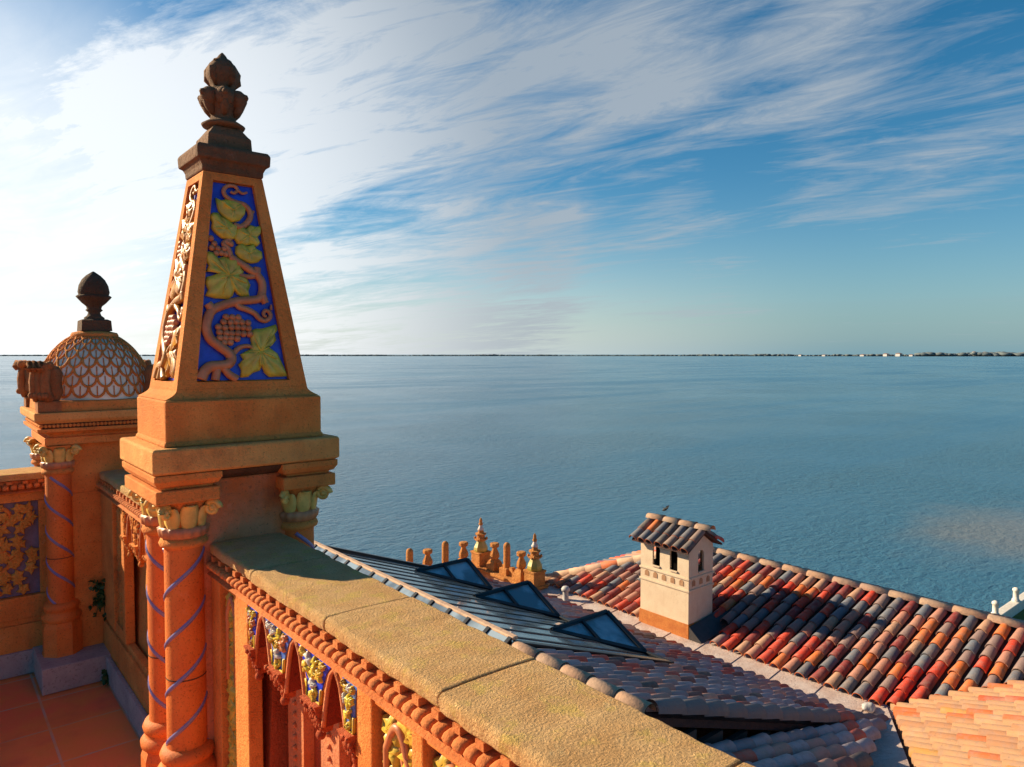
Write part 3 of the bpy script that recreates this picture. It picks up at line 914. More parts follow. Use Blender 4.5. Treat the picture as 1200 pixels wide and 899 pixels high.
# ------------------------------------------------------------------ domed corner pier
def dome_pier():
    C = (.775, 4.66)
    t = thing('domed_pier', (C[0], C[1], 0), 'terracotta corner pier topped by a scale-tiled dome with acorn finial', 'pier')
    a = MB()
    zc = [0, .36, .70, .98, 1.245]
    for i in range(4):
        a.stack(C, [(zc[i]+.0015, .238, .238), (zc[i+1]-.0015, .238, .238)])
    a.stack(C, [(0.01, .234, .234), (1.24, .234, .234)])
    a.build('core', M['terracotta'], t, .004)
    a = MB()
    a.stack(C, [(1.2455, .285, .285), (1.285, .285, .285), (1.288, .262, .262), (1.296, .262, .262), (1.312, .286, .286), (1.318, .318, .318), (1.336, .320, .320)])
    a.build('moulding', M['terracotta'], t, .003)
    a = MB()
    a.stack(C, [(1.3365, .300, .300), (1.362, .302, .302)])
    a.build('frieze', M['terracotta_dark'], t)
    a = MB()
    for k in range(34):
        q = -.30+.60*k/33
        for (x, y) in ((C[0]+q, C[1]-.303), (C[0]-.303, C[1]+q)):
            a.ball((x, y, 1.349), .0105, 6)
    a.build('bead_row', M['terracotta'], t)
    a = MB()
    a.stack(C, [(1.3625, .310, .310), (1.375, .326, .326), (1.384, .332, .332), (1.416, .332, .332), (1.420, .328, .328)])
    a.build('cornice_slab', M['terracotta_pale'], t, .005)
    a = MB()
    a.stack(C, [(1.4205, .300, .300), (1.470, .296, .296), (1.476, .288, .288)])
    a.build('dome_base', M['terracotta'], t, .004)
    # dome
    Rr, H, zb = .282, .372, 1.4765
    def dp(phi, th, k=0.0):
        r = (Rr+k)*math.cos(phi); z = zb + (H+k)*math.sin(phi)
        return Vector((C[0]+r*math.cos(th), C[1]+r*math.sin(th), z))
    prof = []
    for i in range(17):
        ph = R(80)*i/16
        prof.append((Rr*math.cos(ph), zb+H*math.sin(ph)))
    a = MB(); a.lathe(C, prof, 48)
    dm = a.build('dome', M['mint_glaze'], t)
    la = MB()
    NS = 22
    rows = 9
    for row in range(rows):
        p0 = R(3+row*8.4); p1 = R(3+(row+1)*8.4)
        for j in range(NS):
            t0 = 2*PI*(j+(.5 if row % 2 else 0))/NS
            w = PI/NS
            arc = []
            for i in range(9):
                b = PI*i/8
                arc.append(dp(p1-(p1-p0)*1.08*math.sin(b), t0-w*math.cos(b), .003))
            la.tube(arc, 0.0070 if row < 4 else .0056, 6)
            la.tube([dp(p0, t0, .002), dp(p0+(p1-p0)*.55, t0, .002), dp(p1, t0, .002)], .0032, 5)
    la.build('scale_lattice', M['terracotta'], dm)
    a = MB()
    a.lathe(C, [(.115, zb+.340), (.120, zb+.352), (.112, zb+.366), (.070, zb+.376), (.02, zb+.377)], 28)
    a.build('crown_ring', M['terracotta'], dm)
    a = MB()
    z = 1.852
    a.stack(C, [(z, .076, .076), (z+.058, .072, .072), (z+.066, .056, .056)])
    a.lathe(C, [(.05, z+.060), (.052, z+.075), (.036, z+.088), (.030, z+.105), (.044, z+.118), (.036, z+.126), (.040, z+.140), (.062, z+.160), (.084, z+.186), (.090, z+.194), (.080, z+.202)], 24)
    a.lathe(C, [(.074, z+.198), (.080, z+.220), (.074, z+.256), (.058, z+.290), (.036, z+.314), (.014, z+.330), (.004, z+.337)], 24)
    a.build('acorn_finial', M['terracotta_dark'], t)
    # carved scroll blocks on the cornice corners
    for sx, sy in ((-1, -1), (-1, 1), (1, -1), (1, 1)):
        cx, cy = C[0]+sx*.262, C[1]+sy*.262
        o = Vector((sx, sy, 0)).normalized(); s_ = Vector((-sy, sx, 0)).normalized()
        a = MB()
        a.stack((cx, cy), [(1.4215, .052, .052), (1.475, .052, .052), (1.480, .046, .046)])
        a.lathe((cx-sx*.008, cy-sy*.008), [(.040, 1.4805), (.056, 1.52), (.050, 1.57), (.056, 1.62), (.040, 1.655), (.01, 1.665)], 16, rad=lambda th, i: 1+.10*math.cos(6*th))
        base = Vector((cx, cy, 0))
        for q in (-.030, 0, .030):
            pts = [base+s_*q+o*d+Vector((0, 0, z_)) for d, z_ in ((.03, 1.485), (.055, 1.53), (.060, 1.58), (.050, 1.63), (.060, 1.660), (.082, 1.668), (.092, 1.650), (.082, 1.634))]
            a.tube(pts, [.024, .024, .022, .022, .024, .022, .018, .012], 8)
        for q in (-.045, -.015, .018, .046):
            a.ball(base+s_*q+o*.045+Vector((0, 0, 1.664)), .022, 8)
            a.ball(base+s_*q*.8+o*.068+Vector((0, 0, 1.510)), .018, 8)
        a.build('corner_scroll', M['scroll_clay'], t)
    for sx, sy in ((-1, -1), (-1, 1), (1, -1)):
        column(t, C[0]+sx*.222, C[1]+sy*.222, .40, 1.09, 1.2445, .062, spin=-1, pedestal=.13, phase=1.2)
    a = MB()
    a.stack((C[0], C[1]-.235), [(.004, .34, .20), (.136, .34, .20)])
    a.build('skirting', M['kerb'], t, .004)
dome_pier()

# ------------------------------------------------------------------ parapets
def parapet(name, P0, d, inw, L, label, arcade, offs, blocks, colour=True, vine=False, skirt=True):
    """P0 start on the centre line; d along; inw towards the terrace. t along, o inward, z up"""
    P0 = Vector((*P0, 0)); d = Vector((*d, 0)); inw = Vector((*inw, 0))
    t = thing(name, P0 + d*L/2, label, 'parapet')
    def W(tt, o, z):
        if z < .9972 and o > .03: o += .04
        return P0 + d*tt + inw*o + Vector((0, 0, z))
    def bx(mb, t0, t1, o0, o1, z0, z1, mi=0):
        mb.hexa([W(t0, o0, z0), W(t1, o0, z0), W(t1, o1, z0), W(t0, o1, z0), W(t0, o0, z1), W(t1, o0, z1), W(t1, o1, z1), W(t0, o1, z1)], mi)
    rnd = random.Random(len(name))
    # coping in blocks with open joints, rounded edges
    edges = [0]+[b for b in blocks if 0 < b < L]+[L]
    for i in range(len(edges)-1):
        t0, t1 = edges[i]+.0022, edges[i+1]-.0022
        mb = MB()
        nseg = 44
        dz = rnd.uniform(-.004, .003); do = rnd.uniform(-.003, .004)
        prof = [(.1265, 1.046), (.1275, 1.060), (.1265, 1.073), (.119, 1.0800), (.05, 1.082), (-.05, 1.082), (-.119, 1.0795), (-.1265, 1.073), (-.1275, 1.060), (-.1265, 1.046)]
        vs = []
        for k in range(nseg+1):
            tt = t0+(t1-t0)*k/nseg
            for (o, z) in prof:
                p = W(tt, o+do, z+dz)
                p += Vector((0, 0, .003*noise.noise(p*9)+.0016*noise.noise(p*31))) + inw*((.004*noise.noise(p*7+Vector((5, 0, 0)))+.0035*noise.noise(p*34))*(1 if abs(o) > .1 else 0))
                vs.append(p)
        m = len(prof)
        fs = [tuple(range(m-1, -1, -1)), tuple(range(nseg*m, nseg*m+m))]
        for k in range(nseg):
            for j in range(m):
                fs.append((k*m+j, k*m+(j+1) % m, (k+1)*m+(j+1) % m, (k+1)*m+j))
        mb.add(vs, fs)
        mb.build('coping_block', M['coping'], t, .004)
    # core, cornice fillets
    mb = MB()
    cuts = [(q0, q1) for kd, q0, q1 in arcade if kd == 'arcade' and colour]
    pos = 0
    for q0, q1 in cuts+[(L, L)]:
        bx(mb, pos, q0, -.085, .035, .0, .9982)
        if q1 > q0:
            bx(mb, q0+.0005, q1-.0005, -.085, -.012, .0, .9982)
        pos = q1
    bx(mb, 0, L, -.085, .070, .9983, 1.040)
    mb.build('wall_core', M['terracotta_red'] if colour else M['terracotta'], t)
    mb = MB(); bx(mb, 0, L, .036, .096, .982, .998); bx(mb, 0, L, -.105, -.0855, .96, 1.0); bx(mb, 0, L, .0705, .100, .9985, 1.0445); bx(mb, 0, L, -.115, -.0855, 1.0, 1.0445)
    mb.build('cornice_fillet', M['dentil'], t, .003)
    mb = MB()
    n = int(L/.0352)
    for k in range(n):
        tc = .02+.0352*k
        if tc > L-.01: break
        j = rnd.uniform(-.002, .002)
        w = .0145
        zo = rnd.uniform(-.001, .001)
        vs = []
        prof = ((.098, 1.0270), (.124, 1.0265), (.136, 1.0230), (.142, 1.0155), (.139, 1.006), (.128, .9990), (.098, .9990))
        for o, z in prof:
            for q in (-1, -.8, -.4, .4, .8, 1):
                dr = (0, .0, .002, .006)[0 if abs(q) < .5 else (2 if abs(q) < .9 else 3)]
                vs.append(W(tc+j+q*w, o-(dr if o > .08 else 0), z+zo-(dr*.8 if z > 1.012 else 0)))
        fs = []
        for a in range(6):
            for q in range(5): fs.append((a*6+q, a*6+q+1, a*6+q+7, a*6+q+6))
        fs.append(tuple(a*6 for a in range(7))); fs.append(tuple(a*6+5 for a in range(6, -1, -1)))
        mb.add(vs, fs, 0, True)
        if k % 2 == 0:
            bx(mb, tc+.006, tc+.030, .0995, .1262, 1.0290, 1.0452)
    mb.build('dentil_moulding', M['dentil'], t)
    # plinth and skirting
    mb = MB(); bx(mb, 0, L, .036, .082, .0, .27); bx(mb, 0, L, .036, .070, .27, .30)
    mb.build('plinth', M['terracotta'], t, .004)
    if skirt:
        mb = MB(); bx(mb, 0, L, .0825, .105, .004, .13)
        mb.build('skirting', M['kerb'], t, .004)
    if vine:
        z0, z1 = .42, .93
        t0, t1 = .05, L-.05
        mb = MB(); bx(mb, t0, t1, .0355, .040, z0, z1)
        pn = mb.build('vine_panel', M['dull_blue'], t)
        mb = MB()
        bx(mb, 0, L, .0355, .070, z1+.001, .981); bx(mb, 0, L, .0355, .078, .301, z0-.001)
        bx(mb, 0, t0, .0355, .066, z0, z1); bx(mb, t1, L, .0355, .066, z0, z1)
        mb.build('panel_frame', M['terracotta'], t, .004)
        rr = random.Random(11)
        st = MB(); lf = MB()
        for base in [t0+.17+.34*k for k in range(int((t1-t0)/.34))]:
            path = []
            for i in range(25):
                z = z0+.02+(z1-z0-.04)*i/24
                path.append((base+.045*math.sin(i*.52), z))
            st.tube([W(a_, .046, b_) for a_, b_ in path], .011, 7)
            for i in range(1, 24, 2):
                sd = 1 if (i//2) % 2 else -1
                a_, b_ = path[i]
                for rep in (1, 2, 3, 4):
                    cx = a_+sd*(.045, -.045, .105, -.105)[rep-1]+rr.uniform(-.015, .015)
                    cz = b_+rr.uniform(-.01, .02)
                    rot = rr.uniform(0, 6); poly = []
                    for q in range(15):
                        th = 2*PI*q/15
                        rad = rr.uniform(.022, .034)*(1+.34*math.cos(5*th))*rr.uniform(.85, 1.15)
                        poly.append((cx+rad*math.cos(th+rot), cz+rad*math.sin(th+rot)))
                    leaf_relief(lf, poly, (cx, cz), lambda a1, b1, d1: W(a1, .0405+d1, b1), .022)
        st.build('vine_stem', M['terracotta'], pn)
        lf.build('vine_leaf', M['gold_clay'], pn)
        return t
    # pilasters / framed panels / blind arcades, given as (kind, t0, t1)
    for kind, t0, t1 in arcade:
        if kind == 'pilaster':
            mb = MB(); bx(mb, t0, t1, .036, .080, .3005, .9815)
            mb.build('pilaster', M['terracotta'], t, .004)
        elif kind == 'panel':
            z0, z1 = .34, .955
            mb = MB(); bx(mb, t0, t1, .0355, .074, z1, .9812); mb.build('panel_head', M['terracotta'], t, .003)
            mb = MB(); bx(mb, t0, t1, .0355, .074, .3006, z0); mb.build('panel_sill', M['terracotta'], t, .003)
            mb = MB(); bx(mb, t0, t1, .0355, .041, z0, z1)
            pn = mb.build('relief_panel', M['blue_glaze'] if colour else M['terracotta_red'], t)
            lf = MB(); rr = random.Random(int(t0*1000)+4)
            w = t1-t0
            fr = lambda a1, b1, d1: W(a1, .0415+d1, b1)
            n = int((z1-z0)/.05)
            for k in range(n):
                cz = z0+.03+k*.05
                for sd in (-1, 1):
                    cx = (t0+t1)/2+sd*w*.24; poly = []
                    rot = rr.uniform(0, 6)
                    for q in range(13):
                        th = 2*PI*q/13
                        rad = min(w*.24, .034)*(1+.30*math.cos(4*th))*rr.uniform(.85, 1.15)
                        poly.append((cx+rad*math.cos(th+rot), cz+sd*.012+rad*math.sin(th+rot)))
                    leaf_relief(lf, poly, (cx, cz+sd*.012), fr, .024)
            lf.build('leaf_relief', M['yellow_glaze'] if colour else M['terracotta'], pn)
            st = MB()
            st.tube([W((t0+t1)/2+.012*math.sin(i*.6), .050, z0+.01+(z1-z0-.02)*i/30) for i in range(31)], .008, 6)
            if colour:
                ar = [(t0+w*.22+w*.56*i/12, z1-.085+.060*math.sin(PI*i/12)) for i in range(13)]
                st.tube([W(a1, .062, b1) for a1, b1 in [(t0+w*.22, z1-.30)]+ar+[(t1-w*.22, z1-.30)]], .010, 7)
            st.build('stem_relief', M['clay_glaze'], pn)
        elif kind == 'arcade':
            nb = offs
            bay = (t1-t0)/nb
            zs, zc, ztop = .800, .968, .9812
            hw = bay*.285
            for k in range(nb):
                tc = t0+bay*(k+.5)
                # recessed half-pier with beads and leaf capital under each arch
                mb = MB(); bx(mb, tc-hw*.86, tc+hw*.86, -.011, .022, .3007, zs-.035)
                for q in range(12):
                    mb.ball(W(tc, .024, .34+q*.034), .009, 6)
                hp = mb.build('half_pier', M['pier_rose'] if colour else M['terracotta'], t)
                mb = MB()
                for q in (-1, 0, 1):
                    mb.ball(W(tc+q*hw*.55, .028, zs-.016), .020, 8, sz=1.15)
                bx(mb, tc-hw*.92, tc+hw*.92, -.011, .029, zs+.002, zs+.012)
                mb.build('capital', M['yellow_glaze'] if colour else M['terracotta'], hp)
            for k in range(nb+1):
                ctr = t0+bay*k
                lo = max(t0, ctr-bay/2); hi = min(t1, ctr+bay/2)
                # outline: between the two pointed arches
                poly = []
                def arch(i, sgn):       # i 0..1 from crown to springing
                    tc = ctr+sgn*bay/2
                    x = tc - sgn*hw*i**.56
                    z = zc-(zc-zs)*i**1.05
                    return x, z
                left = [arch(i/8, -1) for i in range(9)] if k > 0 else [(t0, zc), (t0, zs)]
                right = [arch(i/8, 1) for i in range(9)] if k < nb else [(t1, zc), (t1, zs)]
                poly = [(lo, ztop)] + left + list(reversed(right)) + [(hi, ztop)]
                mb = MB(); mb.prism(poly, lambda a1, b1, d1: W(a1, d1, b1), .036, .074)
                sp = mb.build('spandrel', M['terracotta'], t)
                # glazed V-shaped inlay
                def inset(p, f): return (ctr+(p[0]-ctr)*f, zs+.045+(p[1]-zs)*.80)
                if k == 0: ctr_ = t0+bay*.16
                elif k == nb: ctr_ = t1-bay*.16
                else: ctr_ = ctr
                wt = (bay*.44 if 0 < k < nb else bay*.17); wb = (bay*.17 if 0 < k < nb else bay*.09)
                inl = [(ctr_-wt, .972), (ctr_-wt*.66, .935), (ctr_-wb*1.12, .89), (ctr_-wb, .850), (ctr_+wb, .850), (ctr_+wb*1.12, .89), (ctr_+wt*.66, .935), (ctr_+wt, .972)]
                mb = MB(); mb.prism(inl, lambda a1, b1, d1: W(a1, d1, b1), .0743, .0775)
                mb.build('inlay_tile', (M['sky_glaze'] if k % 2 else M['blue_glaze']) if colour else M['clay_glaze'], sp)
                lf = MB(); rr = random.Random(k*7+3)
                fr = lambda a1, b1, d1: W(a1, .0776+d1, b1)
                sc_ = wt if 0 < k < nb else wt*1.4
                spots = [(-.66, .957, .2), (-.25, .950, .32), (.22, .954, .26), (.68, .955, .2), (-.45, .925, .3), (.10, .922, .34), (.46, .926, .26), (.02, .893, .34), (.02, .864, .26)]
                for q, (fx, z, sz) in enumerate(spots):
                    cx = ctr_+fx*wt*(.85 if z > .9 else .7); poly2 = []
                    rot = rr.uniform(0, 6); lob = rr.choice((3, 4, 5)); asp = rr.uniform(.55, 1.0)
                    for u in range(18):
                        th = 2*PI*u/18
                        rad = min(.0155, sc_*sz*.62)*(1+.42*math.cos(lob*th))*rr.uniform(.8, 1.1)
                        ex, ez = rad*math.cos(th), rad*asp*math.sin(th)
                        poly2.append((cx+ex*math.cos(rot)-ez*math.sin(rot), min(.974, z+ex*math.sin(rot)+ez*math.cos(rot))))
                    leaf_relief(lf, poly2, (cx, z), fr, .011, mi=rr.choice((0, 0, 1, 1, 2, 3)) if colour else 0)
                lf.tube([W(ctr_+.5*wt*math.sin(q*.9)*(.3+.07*q), .080, .853+.012*q) for q in range(10)], .004, 6, mi=2 if colour else 0)
                lf.build('relief', [M['yellow_glaze'], M['white_glaze'], M['leaf_glaze'], M['clay_glaze']] if colour else M['terracotta'], sp)
                ed = MB()
                ed.tube([W(a1, .0785, b1) for a1, b1 in inl[2:6]], .005, 6)
                ed.build('trim', M['yellow_glaze'] if colour else M['terracotta'], sp)
                # archivolt rolls
                if k < nb:
                    tc = ctr+bay/2
                    rl = MB()
                    pts = []
                    for i in range(9):
                        x = hw*(1-i/8)**.56; z = zc-(zc-zs)*(1-i/8)**1.05
                        pts.append((tc-x, z))
                    pts += [(2*tc-a1, b1) for a1, b1 in reversed(pts[:-1])]
                    rl.tube([W(a1, .076, b1) for a1, b1 in pts], .006, 6)
                    rl.build('archivolt', M['pier_rose'], sp)
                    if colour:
                        ln_ = MB()  # strip added inside the arch, jamb shade put into its dark red
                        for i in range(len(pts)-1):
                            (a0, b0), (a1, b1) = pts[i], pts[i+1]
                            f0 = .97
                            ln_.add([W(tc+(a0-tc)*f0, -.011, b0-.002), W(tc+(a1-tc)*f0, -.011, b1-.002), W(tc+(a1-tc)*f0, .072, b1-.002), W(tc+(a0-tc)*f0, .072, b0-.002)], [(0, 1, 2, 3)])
                        ln_.build('arch_shade_lining', M['arch_shade_red'], sp)
                # corbel under the spandrel
                cb = MB()
                fw = (bay*.19 if 0 < k < nb else bay*.12)
                lo_, hi_ = ctr_-fw, ctr_+fw
                cb.hexa([W(lo_+fw*.6, .036, zs-.035), W(hi_-fw*.6, .036, zs-.035), W(hi_-fw*.6, .060, zs-.035), W(lo_+fw*.6, .060, zs-.035), W(lo_, .036, zs+.052), W(hi_, .036, zs+.052), W(hi_, .098, zs+.052), W(lo_, .098, zs+.049)])
                for q in range(34):
                    zq = rr.uniform(-.03, .045); kq = (zq+.035)/.085
                    cb.ball(W(ctr_+rr.uniform(-1, 1)*fw*(.4+.6*kq), .060+.038*kq, zs+zq), rr.uniform(.005, .009), 6)
                cb.ball(W(ctr_, .060, zs-.045), .014, 8)
                cb.build('corbel', M['terracotta_red'] if colour else M['terracotta'], sp)
    return t

near_layout = [('pilaster', .0, .085), ('panel', .087, .225), ('pilaster', .227, .345),
               ('arcade', .347, 1.045),
               ('pilaster', 1.047, 1.115), ('panel', 1.117, 1.278), ('pilaster', 1.28, 1.322), ('panel', 1.324, 1.47), ('pilaster', 1.472, 1.56),
               ('arcade', 1.562, 2.26), ('pilaster', 2.262, 2.35), ('panel', 2.352, 2.51), ('pilaster', 2.512, 2.60), ('arcade', 2.602, 3.3), ('pilaster', 3.302, 3.5)]
parapet('terrace_parapet', (.8635, 2.497), (0, -1), (-1, 0), 5.6,
        'near carved parapet with yellowed stone coping and blue tiles, below the obelisk pier', near_layout, 3,
        [.394, .888, 1.385, 1.88, 2.37, 2.87, 3.37, 3.9, 4.4, 5.0])
parapet('terrace_parapet', (.8635, 4.42), (0, -1), (-1, 0), 4.42-2.795,
        'plain terracotta parapet with carved arches, between domed pier and obelisk pier',
        [('pilaster', 0, .30), ('panel', .302, .50), ('pilaster', .502, .56), ('arcade', .562, 1.34), ('pilaster', 1.342, 1.60)], 3, [.45, .95, 1.4], colour=False)
parapet('terrace_parapet', (.53, 4.72), (-1, 0), (0, -1), 3.5,
        'parapet with carved orange vine leaves, left of the domed pier', [], 0, [.42, .92, 1.42, 1.95, 2.4, 2.9], vine=True)

# ------------------------------------------------------------------ roofs
def barrel(mb, p, dn, sd, up, L, r0, r1, lift, thick=.013, nseg=8, jit=0.0, inv=False, rim=1):
    """one half-round tile from p (upper end) along dn; sd sideways; up normal"""
    rot = Matrix.Rotation(random.uniform(-jit, jit), 3, up)
    dn = rot @ dn; sd = rot @ sd
    vs = []
    def ring(c, r):
        q = []
        for i in range(nseg+1):
            th = PI*i/nseg
            q.append(c + sd*(-r*math.cos(th)) + up*((-1 if inv else 1)*r*1.02*math.sin(th)))
        return q
    a = ring(p, r0); b = ring(p+dn*L+up*lift, r1); c = ring(p+dn*L+up*lift, r1-thick); d = ring(p+dn*(L-.09)+up*lift, r1-thick)
    vs = a+b+c+d
    m = nseg+1
    fs = [[], [], []]
    f1 = [(i, i+1, m+i+1, m+i) for i in range(nseg)]
    f2 = [(m+i, m+i+1, 2*m+i+1, 2*m+i) for i in range(nseg)]
    f3 = [(2*m+i, 2*m+i+1, 3*m+i+1, 3*m+i) for i in range(nseg)]
    k = len(mb.v)
    mb.v += vs
    for f in f1: mb.f.append([q+k for q in f]); mb.mi.append(0); mb.sm.append(True)
    for f in f2: mb.f.append([q+k for q in f]); mb.mi.append(rim); mb.sm.append(False)
    for f in f3: mb.f.append([q+k for q in f]); mb.mi.append(0); mb.sm.append(True)

def tile_field(mb, rows, dn, sd, up, exposure=.33, r=.092, keep=None, jit=.038):
    """rows: [(start, length)] each a run of overlapping tiles"""
    for p, L in rows:
        n = max(1, int(round(L/exposure)))
        e = L/n
        sh = random.uniform(-.03, .03)
        for k in range(n):
            q = p + dn*(e*k)
            if keep and not keep(q + dn*e*.5): continue
            barrel(mb, q + sd*random.uniform(-.011, .011), dn, sd, up, e+.06, r*.88, r*1.02, .021+random.uniform(-.008, .009), jit=jit, rim=(1 if k == n-1 else 0))

def build_no_recalc(mb, name, mats, parent):
    me = bpy.data.meshes.new(name)
    o = bpy.data.objects.new(name, me)
    org = LOC[parent.name]
    me.from_pydata([tuple(v-org) for v in mb.v], [], mb.f)
    for m_ in mats: me.materials.append(m_)
    me.polygons.foreach_set('material_index', mb.mi)
    me.polygons.foreach_set('use_smooth', mb.sm)
    COL.objects.link(o); o.parent = parent
    LOC[o.name] = org
    return o

CH = (11.60, 12.40, 8.55, 9.77)             # chimney footprint
def LZ(x): return .107-.36*x                # plane of the skylight roof
RX0, RZ0, RX1, RS = 11.80, -3.88, 14.55, .3127
def RZ(x): return RZ0+RS*(x-RX0)
def skylight_roof():
    t = thing('roof_wing', (8.4, 8.4, -9.6), 'low wing with lavender grey barrel tiles sloping away from the parapet', 'roof')
    y0, y1 = 4.62, 12.95
    xr, xe = 5.63, 11.07
    w = MB(); w.hexa([(3.2, y0+.1, -9.6), (xe, y0+.1, -9.6), (xe, y1-.1, -9.6), (3.2, y1-.1, -9.6), (3.2, y0+.1, -3.0), (xe, y0+.1, LZ(xe)-.16), (xe, y1-.1, LZ(xe)-.16), (3.2, y1-.1, -3.0)])
    w.build('wall', M['wall_plaster'], t)
    # roof deck
    d = MB()
    d.hexa([(xr, y0, LZ(xr)-.14), (xe, y0, LZ(xe)-.14), (xe, y1, LZ(xe)-.14), (xr, y1, LZ(xr)-.14), (xr, y0, LZ(xr)-.05), (xe, y0, LZ(xe)-.05), (xe, y1, LZ(xe)-.05), (xr, y1, LZ(xr)-.05)])
    d.hexa([(2.9, y0, -3.05), (xr, y0, LZ(xr)-.14), (xr, y1, LZ(xr)-.14), (2.9, y1, -3.05), (2.9, y0, -2.96), (xr, y0, LZ(xr)-.05), (xr, y1, LZ(xr)-.05), (2.9, y1, -2.96)])
    d.build('deck', M['roof_bed'], t)
    # dark clapboard gable under the near verge
    g = MB()
    for k in range(9):
        xx = 6.0+k*.5
        g.box(xx+.02, xx+.48, y0+.03, y0+.095, LZ(xx+.5)-1.0, LZ(xx+.5)-.16)
    g.build('gable_board', M['old_board'], t)
    dn = Vector((1, 0, -.36)).normalized(); sd = Vector((0, 1, 0)); up = Vector((.36, 0, 1)).normalized()
    sl = math.sqrt(1+.36**2)
    mb = MB(); rows = []
    y = y0+.22
    while y < y1-.05:
        xs = xr+.12 if y < 6.72 else 8.78
        rows.append((Vector((xs, y, LZ(xs)-.045)), (xe+random.uniform(-.08, .12)-xs)*sl))
        y += .222
    tile_field(mb, rows, dn, sd, up, .345, .086)
    build_no_recalc(mb, 'roof_tiles', [M['grey_tiles'], M['clay_rim']], t)
    # near verge: a run of darker caps
    mb = MB()
    tile_field(mb, [(Vector((xr+.05, y0+.02, LZ(xr)-.0)), (xe-xr-.05)*sl)], dn, sd, up, .42, .118, jit=.006)
    build_no_recalc(mb, 'verge_tiles', [M['verge_tiles'], M['clay_rim']], t)
    # other pitch, towards the tower
    mb = MB(); rows = []
    dn2 = Vector((-1, 0, -.36)).normalized(); up2 = Vector((-.36, 0, 1)).normalized()
    y = y0+.2
    while y < y1-.1:
        q = .1 if y < 6.7 else .46
        rows.append((Vector((xr-q, y, LZ(xr)-.03-(q-.1)*.36)), 2.7-q)); y += .222
    tile_field(mb, rows, dn2, -sd, up2, .345, .098)
    build_no_recalc(mb, 'roof_tiles', [M['grey_tiles'], M['clay_rim']], t)
    # ridge caps, stepping towards the viewer
    mb = MB()
    n = 5; e = (6.72-y0)/n
    for k in range(n):
        barrel(mb, Vector((xr, 6.74-e*k, LZ(xr)-.02)), Vector((0, -1, 0)), Vector((1, 0, 0)), Vector((0, 0, 1)), e+.04, .098, .106, .010, thick=.012, nseg=10, jit=.01)
    build_no_recalc(mb, 'ridge_tiles', [M['ridge_tiles'], M['black_frame']], t)
skylight_roof()

